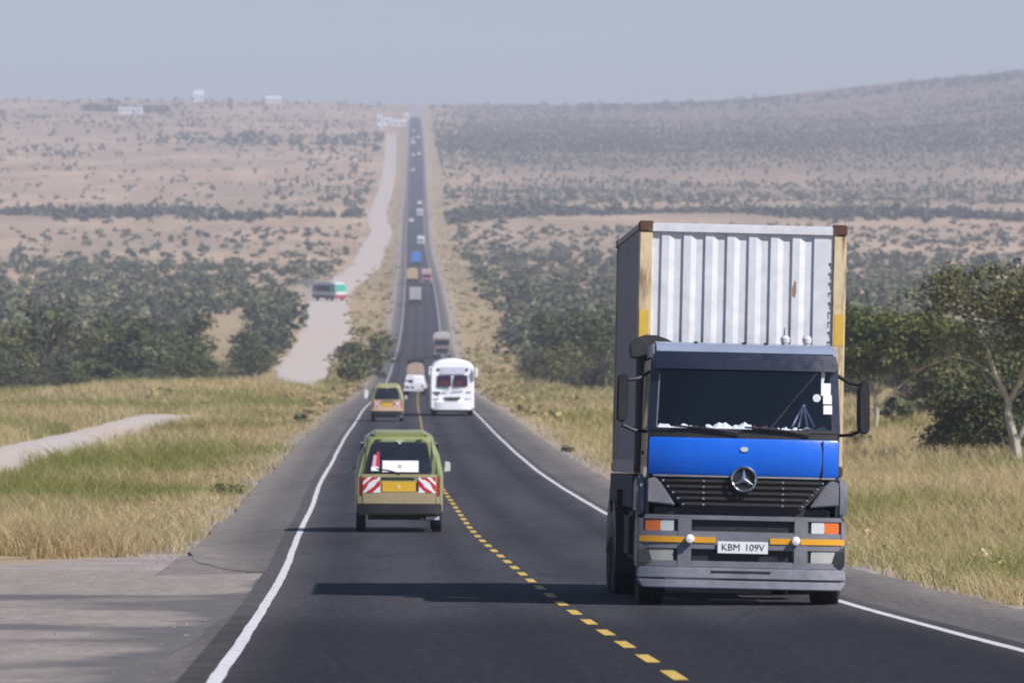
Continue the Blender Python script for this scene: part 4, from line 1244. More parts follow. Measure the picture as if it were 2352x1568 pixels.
m_leaf = leafy('acacia_leaf', (.025, .034, .013), (.064, .077, .028), (.145, .158, .056))
m_leaf2 = leafy('grey_green_leaf', (.034, .043, .025), (.084, .097, .05), (.17, .18, .092))
m_leafo = leafy('olive_leaf', (.05, .052, .02), (.115, .115, .042), (.2, .185, .075))
m_leafg = leafy('fresh_green_leaf', (.03, .045, .012), (.085, .105, .022), (.17, .18, .04))
m_bark, t, b = node_mat('pale_bark')
f = noise(t, 5, 5, .65, stretch=(1, 1, .25))
t.links.new(ramp(t, [(.3, (.26, .22, .17)), (.7, (.56, .51, .42))], f), b.inputs['Base Color']); b.inputs['Roughness'].default_value = .9
bump(t, b, f, .5, .03)
m_bark2, t, b = node_mat('dark_bark')
f = noise(t, 5, 5, .65, stretch=(1, 1, .25))
t.links.new(ramp(t, [(.3, (.05, .04, .035)), (.7, (.15, .125, .1))], f), b.inputs['Base Color']); b.inputs['Roughness'].default_value = .9

def crown(rng, clumps, n_leaf, leaf, flat=.55, outward=1.0, soft=.4):
    """clumps: (x, y, z, radius). Leaves gather towards each clump's outside; each clump has its own tone."""
    C, T, N = [], [], []
    w = np.array([q[3] ** 2 for q in clumps]); w = w / w.sum()
    for (x, y, z, r), k in zip(clumps, w):
        n = max(int(n_leaf * k), 6)
        p = rng.normal(size=(n, 3)); p /= np.linalg.norm(p, axis=1)[:, None]
        N.append(p.copy())
        p *= (rng.uniform(.2, 1, n) ** soft)[:, None] * r
        p[:, 2] *= flat
        C.append(p + np.array([x, y, z]))
        T.append(np.clip(rng.normal(.5, .2) + rng.normal(0, .2, n), 0, 1))
    c = np.concatenate(C); tt = np.concatenate(T)
    return cards(c, np.full(len(c), leaf), rng, out=np.concatenate(N), k=outward), np.repeat(tt, 4)

def round_tree(seed, h=7.0, w=7.0, n=900, leaf=.5, low=.12, nc=20):
    rng = np.random.default_rng(seed)
    cl = []
    for k in range(nc):
        a = rng.uniform(0, 2 * math.pi); q = rng.uniform(0, 1) ** .5
        zz = rng.uniform(low, .95)
        rr = w * .5 * math.sqrt(max(1 - ((zz - .5) / .62) ** 2, .05)) * q
        cl.append((rr * math.cos(a) * .85, rr * math.sin(a) * .85, zz * h, w * rng.uniform(.13, .25)))
    return crown(rng, cl, n, leaf, .75), cl

def trunk_mesh(name, mat, limbs):
    m = MB()
    for pts, rad in limbs:
        m.tube(pts, rad, 7)
    return m.mesh(name, mat, smooth=True)

# kinds of woodland tree
WT = []
for i, (h, w, mt) in enumerate(((7.2, 7.5, m_leaf), (6.0, 8.5, m_leaf2), (8.2, 7.2, m_leaf), (5.2, 6.6, m_leaf2), (6.8, 9.2, m_leafo), (4.6, 6.4, m_leaf))):
    (co, ti), cl = round_tree(100 + i, h, w, 1500, .46)
    rng = np.random.default_rng(300 + i)
    limbs = [([(0, 0, -.4), (.1, .05, h * .2), (.15, -.1, h * .42)], [.2, .16, .1])]
    for q in cl[:9]:
        limbs.append(([(.1, 0, h * .18), (q[0] * .5, q[1] * .5, h * .2 + (q[2] - h * .2) * .55), (q[0], q[1], q[2])], [.1, .07, .03]))
    WT.append((quads_mesh('crown', co, ti, mt), trunk_mesh('trunk', m_bark2, limbs)))
LOW = []     # light versions for the far mass: arrays
for i in range(6):
    (co, ti), _ = round_tree(500 + i, (6.5, 5.6, 7.4, 5, 6.2, 4.6)[i], (7.5, 8.2, 7, 6.5, 9, 6.4)[i], 150, 1.25, .08, 14)
    LOW.append((co, ti))
BSH = []     # bushes, single meshes
def bush_arrays(seed, n, leaf, h=2.6, w=4.2, nc=14):
    rng = np.random.default_rng(seed)
    cl = []
    for k in range(nc):
        a = rng.uniform(0, 2 * math.pi); q = rng.uniform(0, 1) ** .5
        zz = rng.uniform(.1, .85)
        rr = w * .5 * math.sqrt(max(1 - zz ** 2, .05)) * q
        cl.append((rr * math.cos(a) * .9, rr * math.sin(a) * .9, zz * h, w * rng.uniform(.12, .2)))
    return crown(rng, cl, n, leaf, .75)
for i in range(5):
    co, ti = bush_arrays(700 + i, 260, .75, (2.6, 3.2, 2.2, 3.6, 2.0)[i], (4.2, 4.6, 4.4, 4.0, 5.2)[i])
    BSH.append(quads_mesh('bush', co, ti, (m_leaf2, m_leaf, m_leaf2, m_leaf, m_leafo)[i]))
LOWB = [bush_arrays(800 + i, 34, 1.5, (2.8, 3.2, 2.4, 3.4)[i], (4.4, 5, 4.8, 4.2)[i], 7) for i in range(4)]

def put_tree(name, label, cat, x, y, cm, tm, rz, sc, group=None):
    o = empty(name, label, cat, group)
    o.location = (x, y, gz(x, y)); o.rotation_euler = (0, 0, rz); o.scale = sc
    link_mesh('crown', cm, o); link_mesh('trunk', tm, o)
    return o
def put_bush(label, x, y, me, rz, sc, group=None, name='bush'):
    o = link_mesh(name, me)
    o.location = (x, y, gz(x, y) - .1); o.rotation_euler = (0, 0, rz); o.scale = sc
    return tag(o, label, 'bush', group)

# ---- acacia with a pale trunk, far right, and its neighbours (built one by one)
def acacia(name, label, x, y, seed, layers, trunk, mat, nleaf, leaf, bark=m_bark, flat=.6):
    rng = np.random.default_rng(seed)
    o = empty(name, label, 'tree')
    o.location = (x, y, gz(x, y))
    cl = []
    for (cx, cy, cz, rx, n, r) in layers:
        for k in range(n):
            a = rng.uniform(0, 2 * math.pi); q = rng.uniform(0, 1) ** .5
            cl.append((cx + rx * q * math.cos(a), cy + rx * q * math.sin(a), cz + rng.normal(0, .18) - .12 * q * q * rx, r * rng.uniform(.6, 1.25)))
    cl = [(q[0], q[1], q[2], q[3] * 1.35) for q in cl]
    co, ti = crown(rng, cl, nleaf, leaf, flat, .2, 1.0)
    link_mesh('crown', quads_mesh('crown', co, ti, mat), o)
    limbs = list(trunk)
    tips = [q[0][-1] for q in trunk]
    for k in rng.choice(len(cl), min(60, len(cl)), replace=False):
        q = cl[k]
        j = min(tips, key=lambda p: (p[0] - q[0]) ** 2 + (p[1] - q[1]) ** 2 + 1.5 * (p[2] - q[2] + .6) ** 2)
        mid = (j[0] * .45 + q[0] * .55 + rng.normal(0, .15), j[1] * .45 + q[1] * .55, j[2] * .5 + q[2] * .5 - .1)
        limbs.append(([j, mid, (q[0], q[1], q[2])], [.045, .03, .012]))
    link_mesh('trunk', trunk_mesh('trunk', bark, limbs), o)
    return o
ya = 215.0; xa = lx(2328, ya)
acacia('acacia_tree', 'spreading acacia with forked white trunk at the right edge', xa, ya, 21,
       [(-2.2, .6, 6.9, 1.7, 26, .45), (2.9, .6, 7.15, 3.0, 54, .45), (-.4, 0, 7.1, 2.4, 36, .45), (5.5, .5, 6.9, 2.0, 24, .5), (0, .6, 5.4, 3.2, 22, .45), (3.0, .6, 5.0, 2.8, 22, .5), (-1.2, 0, 6.3, 2.6, 34, .65), (1.6, .5, 6.6, 2.6, 30, .8), (.4, .5, 6.0, 3.0, 34, .6), (2.6, .4, 5.7, 2.4, 26, .7), (.6, .8, 4.6, 2.6, 24, .55), (2.4, .8, 4.3, 2.4, 22, .6), (4.6, 0, 6.4, 2.4, 22, .8), (-2.2, .4, 5.9, 1.2, 10, .55), (1.2, 0, 5.5, 2.4, 20, .65), (-.6, .4, 4.7, 1.9, 12, .5), (3.6, .2, 5.0, 2.2, 16, .7), (3.2, 0, 3.9, 1.8, 10, .55), (-.2, 0, 3.6, 1.2, 7, .4)],
       [([(.25, 0, -.3), (.05, 0, .9), (-.2, 0, 1.9), (-.15, 0, 2.35)], [.2, .17, .14, .12]), ([(-.15, 0, 2.35), (-.7, -.5, 3.3), (-1.05, -.9, 4.3), (-1.5, -.9, 5.4)], [.11, .095, .07, .045]),
        ([(-.15, 0, 2.35), (.2, -.5, 3.1), (.5, -1.0, 4.2), (.9, -1.0, 5.5)], [.11, .09, .065, .04]), ([(.1, 0, .7), (.55, .1, 1.7), (.8, .1, 2.6), (1.5, .2, 4.0), (2.6, .2, 5.6)], [.1, .08, .07, .05, .03]),
        ([(-.7, 0, 3.3), (-1.5, -.1, 3.85), (-2.3, -.1, 4.0), (-3.0, -.1, 3.7)], [.05, .045, .035, .02]), ([(1.5, .2, 4.0), (3.0, .2, 5.0), (4.4, .2, 5.9)], [.05, .04, .03])],
       m_leafo, 17000, .17)
yg = 300.0; xg = lx(2010, yg)
acacia('acacia_tree', 'flat topped green acacia behind the right mirror of the blue lorry', xg, yg, 22,
       [(-1.2, 0, 5.7, 1.9, 30, .8), (1.6, 0, 5.5, 2.2, 30, .8), (.4, .3, 5.0, 3.0, 36, .7), (-.6, .3, 4.3, 2.8, 30, .7), (3.6, .3, 5.2, 1.8, 18, .7), (1.6, .5, 3.9, 2.6, 24, .65), (-1.4, .4, 3.2, 1.6, 14, .6), (-1.8, .3, 4.9, 1.6, 18, .75), (1.0, -.3, 4.6, 2.3, 22, .75), (3.4, 0, 4.7, 1.3, 12, .7), (-.6, 0, 3.7, 1.9, 16, .7), (2.6, 0, 3.5, 1.5, 10, .6), (-2.6, 0, 4.0, .9, 8, .6), (.4, 0, 2.8, 1.9, 12, .5)],
       [([(0, 0, -.3), (.1, 0, .8), (.0, 0, 1.6)], [.15, .12, .1]), ([(0, 0, 1.6), (-.8, 0, 2.8), (-1.4, 0, 4.2)], [.08, .06, .04]), ([(0, 0, 1.6), (.6, 0, 2.8), (1.5, 0, 4.2)], [.08, .06, .04]),
        ([(.1, 0, .6), (-.5, .1, 1.5), (-.9, .1, 2.4)], [.07, .05, .04]), ([(.1, 0, .9), (1.0, .1, 1.9), (2.2, .1, 2.9)], [.07, .05, .04])],
       m_leafg, 18500, .22)
yb = 229.0; xb = lx(2252, yb)
acacia('thorn_tree', 'dark low thorn tree crouching left of the white forked trunk', xb, yb, 23,
       [(0, 0, 2.6, 1.9, 22, .7), (-.9, .2, 1.8, 1.3, 18, .65), (.9, 0, 1.7, 1.5, 18, .65), (-1.2, .2, .95, .9, 14, .55), (.4, -.2, .9, 1.5, 20, .6), (1.8, 0, 1.1, .9, 12, .6), (1.6, 0, 2.7, 1.2, 10, .6)],
       [([(0, 0, -.3), (.1, 0, .7), (.2, 0, 1.5)], [.12, .1, .07]), ([(0, 0, .2), (-.6, 0, 1.0), (-1.1, 0, 1.8)], [.07, .05, .03]), ([(.1, 0, .3), (.9, 0, 1.1), (1.6, 0, 1.9)], [.07, .05, .03])],
       m_leaf, 11000, .18, m_bark2, .6)
for px_, row_, seed, sc_, lab in ((2395, 1000, 24, 1.0, 'dark bushy acacia at the right edge behind the white forked trunk'),):
    y_ = dist_of_row(row_); x_ = lx(px_, y_)
    acacia('acacia_tree', lab, x_, y_, seed, [(-1, 0, 3.6, 2.2, 26, .8), (-1.6, 0, 2.4, 1.8, 20, .7), (0, 0, 1.4, 2.4, 22, .7), (1.5, 0, 3.2, 2, 18, .8)],
           [([(0, 0, -.3), (0, 0, 1.2), (-.3, 0, 2.4)], [.15, .12, .07])], m_leaf, 8000, .24, m_bark2, .55)
for px_, row_, seed, h_, w_, lab in ((2165, 945, 31, 4.6, 2.6, 'olive bushy tree between the flat topped acacia and the white forked trunk'), (2275, 925, 32, 5.2, 3.0, 'dark bushy tree just left of the white forked trunk and behind it'), (1962, 905, 33, 4.6, 2.0, 'olive tree rising behind the container just left of the flat topped acacia'), (2098, 900, 34, 4.2, 2.6, 'grey green tree behind the right flank of the flat topped acacia')):
    y_ = dist_of_row(row_); x_ = lx(px_, y_)
    acacia('bushy_tree', lab, x_, y_, seed, [(0, 0, h_ * .85, w_ * .6, 22, .6), (-w_ * .3, 0, h_ * .62, w_ * .75, 30, .7), (w_ * .3, 0, h_ * .55, w_ * .8, 30, .7), (0, 0, h_ * .32, w_ * .9, 30, .7), (w_ * .2, 0, h_ * .15, w_ * .9, 20, .6)],
           [([(0, 0, -.3), (0, 0, h_ * .25), (-.2, 0, h_ * .5)], [.13, .1, .06]), ([(0, 0, .3), (.5, 0, h_ * .3), (.9, 0, h_ * .55)], [.08, .06, .04])], (m_leafo, m_leaf, m_leafo, m_leaf2)[seed - 31], 8500, .26, m_bark, .65)
# scrub between the lorry's mirror and the thorn tree
for px_, row_, k, sc_, lab in ((2058, 958, 1, .55, 'small grey bush under the flat topped acacia'), (1965, 1010, 2, .42, 'small dry bush beside the right headlamp side of the lorry'), (2145, 905, 0, .9, 'grey green bush between flat topped acacia and thorn tree')):
    y_ = dist_of_row(row_); x_ = lx(px_, y_)
    put_bush(lab, x_, y_, BSH[k], px_ * .7, (sc_, sc_, sc_))
# bush between track and road that throws its shade on the track
yb = 640.0
put_tree('roadside_tree', 'dense green bush tree between the dirt track and the road', 'tree', lx(830, yb), yb, WT[0][0], WT[0][1], .4, (1.08, 1.0, .8))
put_bush('small round bush at the foot of the dense green bush tree by the track', lx(806, 630), 628, BSH[1], 1.0, (.75, .75, .8))
put_bush('pale bush on the road side of the dense green bush tree', lx(868, 655), 655, BSH[0], 2.0, (.6, .6, 1.0))

# ---- the woods on both sides: place by walking outwards, keeping a spacing
def wood_density(x, y):
    t = x - roadX(y)
    l = (t < 0)
    g = wob(x, y * .14, .085, .7) + .55 * wob(x, y * .12, .21, 2.0)
    far_ = float(sstep(y, 850, 1250))
    gap = 1 - .98 * sstep(g, .3 - .04 * far_, .58 - .04 * far_)
    thin = 1 - .2 * far_
    edge = sstep(trackX(y) - x, 4.5, 9)
    clear = 1 - np.exp(-(((x + 48 + (y - 850) * .012) / 6.5) ** 2 + ((y - 850) / 240) ** 2) ** 2)
    left = sstep(y, 520, 560) * (1 - sstep(y, 1500, 1800)) * thin * edge * clear
    near_r = sstep(y, 560, 620) * (1 - sstep(y, 1600, 1850)) * (1 - .25 * far_) * sstep(t, 13, 17)
    return np.where(l, left * gap, near_r * (1 - .85 * sstep(g, .25, .55)))
pts = []
cell = {}
for tries in range(60000):
    y = 520 * (2080 / 520) ** RNG.uniform(0, 1)
    half = .0885 * y * 1.12 + 6
    x = RNG.uniform(-half, half)
    if RNG.uniform() > float(wood_density(x, y)): continue
    sp = 4.6 + 2.2 * RNG.uniform() + max(y - 850, 0) * .003
    kx, ky = int(x // 8), int(y // 8)
    if any((x - q[0]) ** 2 + ((y - q[1]) * .8) ** 2 < sp * sp for i in (-1, 0, 1) for j in (-1, 0, 1) for q in cell.get((kx + i, ky + j), ())): continue
    cell.setdefault((kx, ky), []).append((x, y)); pts.append((x, y))
# edge belts that the photo shows closed: the front of the left wood, and along the track
for k in range(34):
    pts.append((-24.5 - RNG.uniform(0, 1) ** .8 * 36, 538 + RNG.uniform(0, 1) ** .7 * 70))
for k in range(16):
    u = RNG.uniform(0, 1); y = 560 + u * 230
    pts.append((-31.5 + u * -1.5 + RNG.normal(0, .9), y))
def in_clearing(x, y):      # a sandy opening that runs away from the road between the front row and the track
    c = CX + x * F / y
    return 455 < c + 12 * math.sin(y * .05) < 572 and 590 < y < 1100
pts = [q for q in pts if not in_clearing(*q)]
pts.sort(key=lambda q: q[1])
infr = [q for q in pts if abs(q[0]) < .0885 * q[1] + 3]
outf = [q for q in pts if abs(q[0]) >= .0885 * q[1] + 3]
single, rest = infr[:270], infr[270:] + outf
for x, y in single:
    k = int(RNG.integers(0, 6)); s = RNG.uniform(.5, 1.12) * (RNG.uniform(.5, 1.0) if y < 610 else 1 - .3 * float(sstep(y, 900, 1400)))
    left = x < roadX(y)
    if left and y < 600 and 440 < CX + x * F / y < 580: s *= .5
    if left:
        if x > float(trackX(y)) - 11: lab, grp = 'bushy tree in the row along the left edge of the dirt track', 'trees along the dirt track'
        elif y < 600: lab, grp = 'dark bushy tree in the front row of the left wood facing the grass', 'front row of the left wood'
        elif y < 800: lab, grp = 'grey green bushy tree in the middle of the left wood', 'trees inside the left wood'
        else: lab, grp = 'small hazy tree at the far side of the left wood', 'trees at the far side of the left wood'
    else:
        if y < 680: lab, grp = 'dark bushy tree at the front of the right wood facing the dry grass', 'front of the right wood'
        elif x < float(roadX(y)) + 24: lab, grp = 'bushy tree at the edge of the right wood nearest the road', 'road edge of the right wood'
        elif y < 950: lab, grp = 'grey green bushy tree inside the right wood behind the lorry', 'trees inside the right wood'
        else: lab, grp = 'small hazy tree at the far side of the right wood', 'trees at the far side of the right wood'
    put_tree('woodland_tree', lab, 'tree', x, y,
             WT[k][0], WT[k][1], RNG.uniform(0, 6.28), (s * RNG.uniform(1.0, 1.35), s * 1.1, s * RNG.uniform(.68, 1.0)), grp)

def mass(name, places, kinds, mat, label=None):
    Cs, Ts = [], []
    for (x, y, s, sz) in places:
        co, ti = kinds[int(RNG.integers(0, len(kinds)))]
        a = RNG.uniform(0, 6.28); ca, sa = math.cos(a), math.sin(a)
        q = np.empty_like(co)
        q[:, 0] = (co[:, 0] * ca - co[:, 1] * sa) * s + x
        q[:, 1] = (co[:, 0] * sa + co[:, 1] * ca) * s + y
        q[:, 2] = co[:, 2] * s * sz + gz(x, y) - .15
        Cs.append(q); Ts.append(np.clip(ti + RNG.normal(0, .18), 0, 1))
    o = link_mesh(name, quads_mesh(name, np.concatenate(Cs), np.concatenate(Ts), mat))
    return tag(o, kind='stuff')
LOWD = []
for i in range(6):
    (co, ti), _ = round_tree(560 + i, (6.5, 5.6, 7.4, 5, 6.2, 4.6)[i], (7.5, 8.2, 7, 6.5, 9, 6.4)[i], 76, 1.75, .08, 11)
    LOWD.append((co, ti))
rest = [(x, y, RNG.uniform(.4, .95) * (1 - .25 * float(sstep(y, 1100, 1500))), RNG.uniform(.55, .9)) for x, y in rest]
mass('far_woods', [q for q in rest if q[1] < 950], LOW, m_leaf2)
mass('far_woods', [q for q in rest if q[1] >= 950], LOWD, m_leaf2)

# ---- scrub of the plain and the slopes
def scrub_density(px, row, x, y):
    """how thickly bushes stand: 0..1"""
    left = x < roadX(y)
    n = .5 + .5 * wob(x, y, .03, .9)
    n2 = .5 + .5 * wob(x, y, .009, 2.2)
    belt = math.exp(-((y - 2360 - 45 * math.sin(x * .021) - 25 * math.sin(x * .083 + 1)) / (40 + 22 * math.sin(x * .043 + 2))) ** 2) * (1.2 + 1.2 * n)
    plain = .10 * (1 - float(sstep(y, 2150, 2250))) * (y > 1600)
    if left:
        slope = .065 + .5 * float(sstep(x - roadX(y), -95, -30)) * (.35 + n * .8)
        slope *= float(sstep(y, 2450, 2600))
        top = 1.3 * math.exp(-((y - 3780) / 170) ** 2) * float(sstep(x - roadX(y), -210, -110)) + 1.0 * math.exp(-((y - 3450 ) / 110) ** 2) * float(1 - sstep(x - roadX(y), -230, -130)) * (.3 + n)
        far = .55 * float(sstep(y, 3950, 4300)) * (.4 + n2)
        return max(belt, plain, slope, top, far)
    slope = float(sstep(y, 2480, 2620)) * (.2 + 1.5 * n2 * n * n + .75 * float(sstep(y, 3100, 3700)))
    pale = 1 - .8 * math.exp(-((y - 2980 - 60 * math.sin(x * .013)) / 120) ** 2)
    return max(belt * .95, plain * 1.6, slope * pale)
places = []
bl_ = []
for tries in range(85000):
    row = RNG.uniform(242, 600)
    y = dist_of_row(row) if row > 280 else RNG.uniform(4000, 5600)
    y = y + RNG.uniform(-12, 12)
    half = .0885 * y * 1.15
    x = RNG.uniform(-half, half)
    if y < 1620 : continue
    rx = float(roadX(y))
    if abs(x - rx) < 13 or abs(x - float(trackX(y))) < 7 or (x < rx and x > float(trackX(y)) and RNG.uniform() < .75): continue
    if RNG.uniform() > scrub_density(0, row, x, y) * (.36 if x < rx else .75): continue
    big = (1.25 + .5 * RNG.uniform()) if abs(y - 2360) < 130 or 3500 < y < 4000 else 1.0
    bl_.append((x, y, RNG.uniform(.35, 1.0) ** 1.2 * big * (1 if x < rx else .9), RNG.uniform(.6, 1.15)))
bl_.sort(key=lambda q: q[1])
near_b = [q for q in bl_ if abs(q[0]) < .0885 * q[1]][:240]
nb = set(id(q) for q in near_b)
for q in near_b:
    x, y, s, sz = q
    left = x < roadX(y)
    put_bush('small dark bush scattered on the pinkish plain below the %s hillside' % ('left' if left else 'right'), x, y, BSH[int(RNG.integers(0, 5))], RNG.uniform(0, 6.28), (s, s, s * sz), 'bushes on the %s plain' % ('left' if left else 'right'))
far_b = [q for q in bl_ if id(q) not in nb]
if len(far_b) > 18500:
    far_b = [far_b[i] for i in np.sort(RNG.choice(len(far_b), 18500, replace=False))]
LOWC = [bush_arrays(850 + i, 20, 1.9, (2.8, 3.2, 2.4, 3.4)[i], (4.4, 5, 4.8, 4.2)[i], 3) for i in range(4)]
mass('hillside_scrub', [q for q in far_b if q[1] < 2700], LOWB, m_leaf2)
mass('hillside_scrub', [q for q in far_b if q[1] >= 2700], LOWC, m_leaf2)
# ridge line trees, along the sky
rid = []
for k in range(700):
    x = RNG.uniform(-560, 560)
    y = RNG.uniform(5000, 5500) if x > 60 else RNG.uniform(4600, 6200)
    if abs(x - float(roadX(y))) < 25: continue
    n = .5 + .5 * wob(x, 0, .02, .4)
    if x < 60 and RNG.uniform() > n * .8: continue
    rid.append((x, y, RNG.uniform(.4, .8) * (1.35 if x > 60 else 1), RNG.uniform(.6, 1.0)))
mass('ridge_trees', rid, LOWD, m_leaf2)
yt = 5000.0
put_tree('lone_tree', 'single dark tree standing up on the skyline between white houses', 'tree', lx(530, yt), yt, WT[2][0], WT[2][1], .3, (.8, .8, 1.25))

# ---- grass: blades in tufts, real height, on both verges
def blades(n, side, dmin, dmax, seed):
    rng = np.random.default_rng(seed)
    u = rng.uniform(0, 1, n)
    p = .35
    d = (dmin ** -p + u * (dmax ** -p - dmin ** -p)) ** (-1 / p)
    rx = roadX(d)
    lim = .0885 * d * 1.1 + 2.5
    if side < 0:
        x1 = rx - 5.15; x0 = np.maximum(-lim, rx - 75)
    else:
        x0 = rx + 5.0; x1 = np.minimum(lim, rx + 75)
    ok = x1 > x0 + .3
    v = rng.uniform(0, 1, n)
    x = x0 + (x1 - x0) * v
    # half of them gather into tufts
    tx, ty = np.round(x / .55) * .55, np.round(d / .8) * .8
    jx = .55 * np.sin(tx * 91.7 + ty * 37.3); jy = .6 * np.cos(tx * 53.1 - ty * 71.9)
    tuft = rng.uniform(0, 1, n) < .62
    x = np.where(tuft, tx + jx + rng.normal(0, .11, n), x)
    d = np.where(tuft, ty + jy + rng.normal(0, .13, n), d)
    t = x - roadX(d); a = np.abs(t)
    ok &= a > 5.02 + .25 * np.abs(wob(x, d, .9))
    # bare edge next to the shoulder thins out
    ok &= rng.uniform(0, 1, n) < np.clip(.1 + (a - 5.0) / 2.2 + .35 * wob(x, d, .6, 1.0), .06, 1)
    if side < 0:
        ok &= ~((np.abs(x - trackX(d)) < 2.3 + .5 * wob(x, d, .5)) & ((d < 366 + 6 * wob(x, x, 1.1)) | (d > 600)))
        ok &= d > 86.5 + 2.6 * np.clip(t + 9, 0, 4) + 3.0 * np.clip(wob(x, d, .9), -.2, 1) + rng.exponential(2.5, n)
    ok &= rng.uniform(0, 1, n) < .55 + .45 * wob(x, d, .14, 2.0) + .3
    x, d, a, tuft = x[ok], d[ok], a[ok], tuft[ok]
    n = len(x)
    tall = .20 + .26 * sstep(a, 6.0, 9.5) + .12 * np.clip(wob(x, d * .4, .3, .9), 0, 1)
    h = 1.15 * tall * rng.uniform(.5, 1.3, n) * (1 + .3 * wob(x, d, .23, .5)) * np.where(tuft, 1.25, .75)
    if side > 0: h *= .95
    w = (.006 + .00011 * d) * rng.uniform(.6, 1.4, n)
    yaw = rng.uniform(0, 2 * math.pi, n)
    lean = rng.normal(-.08, .55, n) * h; lean2 = rng.normal(0, .35, n) * h
    # kinds of grass: tone along a palette, in drifts
    g1 = wob(x, d * .35, .33, .3) ; g2 = wob(x, d * .4, .12, 1.9)
    tone = .5 + .3 * rng.normal(0, 1, n) * .6
    green = np.clip((.7 * g1 + .9 * g2) + (.2 if side < 0 else -.02) + rng.normal(0, .28, n) - .5 * (1 - sstep(a, 6.2, 8.5)), -1, 1)
    rust = np.clip(.9 * wob(x, d * .3, .2, 3.1) - .35 + rng.normal(0, .25, n), 0, 1)
    straw = np.array([.50, .385, .17]); pale = np.array([.64, .53, .32]); olive = np.array([.32, .295, .085]); gr = np.array([.20, .24, .06]); ru = np.array([.34, .20, .095])
    k = tone[:, None].clip(0, 1)
    c = straw * (1 - k) + pale * k
    gk = sstep(green, -.1, .5)[:, None]
    gm = rng.uniform(0, 1, n)[:, None]
    c = c * (1 - gk) + (olive * (1 - gm) + gr * gm) * gk
    c = c * (1 - .8 * rust[:, None]) + ru * .8 * rust[:, None]
    c *= rng.uniform(.88, 1.12, n)[:, None]
    z = ground_z(x, d) - .03
    cx_, sx_ = np.cos(yaw) * w * .5, np.sin(yaw) * w * .5
    b0 = np.stack([x - cx_, d - sx_, z], -1); b1 = np.stack([x + cx_, d + sx_, z], -1)
    m0 = np.stack([x - cx_ * .8 + lean * .35, d - sx_ * .8 + lean2 * .35, z + h * .6], -1); m1 = np.stack([x + cx_ * .8 + lean * .35, d + sx_ * .8 + lean2 * .35, z + h * .6], -1)
    tp = np.stack([x + lean, d + lean2, z + h * .98], -1)
    co = np.stack([b0, b1, m1, m0, tp], 1).reshape(-1, 3)
    return co, np.repeat(c, 5, 0)
m_grass, t, b = node_mat('grass_blades')
at = t.nodes.new('ShaderNodeAttribute'); at.attribute_name = 'hue'
out = t.nodes['Material Output']
tl = t.nodes.new('ShaderNodeBsdfTranslucent')
mx = t.nodes.new('ShaderNodeMixShader'); mx.inputs[0].default_value = .45
t.links.new(at.outputs['Color'], b.inputs['Base Color']); t.links.new(at.outputs['Color'], tl.inputs[0])
b.inputs['Roughness'].default_value = .7; b.inputs['Specular IOR Level'].default_value = .2
t.links.new(b.outputs[0], mx.inputs[1]); t.links.new(tl.outputs[0], mx.inputs[2]); t.links.new(mx.outputs[0], out.inputs['Surface'])
def grass(name, parts):
    co = np.concatenate([q[0] for q in parts]); c = np.concatenate([q[1] for q in parts])
    n = len(co) // 5
    me = bpy.data.meshes.new(name)
    me.vertices.add(len(co)); me.vertices.foreach_set('co', co.astype(np.float32).ravel())
    base = np.arange(n)[:, None] * 5
    loops = (base + np.array([[0, 1, 2, 3, 3, 2, 4]])).ravel().astype(np.int32)
    starts = (np.arange(n)[:, None] * 7 + np.array([[0, 4]])).ravel().astype(np.int32)
    me.loops.add(len(loops)); me.loops.foreach_set('vertex_index', loops)
    me.polygons.add(len(starts)); me.polygons.foreach_set('loop_start', starts)
    a = me.attributes.new('hue', 'FLOAT_COLOR', 'POINT')
    a.data.foreach_set('color', np.concatenate([c, np.ones((len(c), 1))], 1).astype(np.float32).ravel())
    me.update(calc_edges=True)
    me.materials.append(m_grass)
    return tag(link_mesh(name, me), kind='stuff')
# tufts and low scrub farther along both verges
m_tuft = leafy('verge_tuft', (.12, .105, .04), (.27, .22, .09), (.46, .37, .18))
TUF = [bush_arrays(900 + i, 36, .52, 1.0, 1.5, 5) for i in range(4)]
tp_ = []
for k in range(9000):
    y = 330 * (2600 / 330) ** RNG.uniform(0, 1) ** 1.1
    sd = -1 if RNG.uniform() < .5 else 1
    t_ = sd * (5.6 + abs(RNG.normal(0, 1)) * 9)
    x = float(roadX(y)) + t_
    if sd < 0 and abs(x - float(trackX(y))) < 3.2: continue
    if abs(x) > .0885 * y * 1.1: continue
    if RNG.uniform() > .45 + .5 * float(wob(x, y * .2, .2, .3)): continue
    tp_.append((x, y, RNG.uniform(.35, .9) * (.6 + .4 * min(abs(t_) / 9, 1)), RNG.uniform(.5, 1.0)))
mass('verge_tufts', tp_, TUF, m_tuft)
# rough tufts standing out of the near verges
TUN = [bush_arrays(940 + i, 150, .085, .62, .8, 7) for i in range(4)]
tq = [[], []]
for k in range(2600):
    y = 66 * (420 / 60) ** RNG.uniform(0, 1)
    sd = -1 if RNG.uniform() < .55 else 1
    if sd < 0 and y < 100: continue
    t_ = sd * (6.3 + RNG.uniform(0, 1) * min(.0885 * y + 4, 26))
    x = float(roadX(y)) + t_
    if sd < 0 and (abs(x - float(trackX(y))) < 3 or y < 92 + 3.6 * min(max(t_ + 12, 0), 7) + 6): continue
    if abs(x) > .0885 * y * 1.1: continue
    g_ = float(wob(x, y * .35, .33, .3) * .7 + wob(x, y * .4, .12, 1.9) * .9)
    if RNG.uniform() > .35 + .3 * abs(g_): continue
    tq[0 if g_ + RNG.normal(0, .3) > .1 else 1].append((x, y, RNG.uniform(.4, 1.05), RNG.uniform(.6, 1.2)))
mass('verge_weeds', tq[0], TUN, leafy('weed_leaf', (.15, .17, .05), (.27, .28, .09), (.42, .4, .16)))
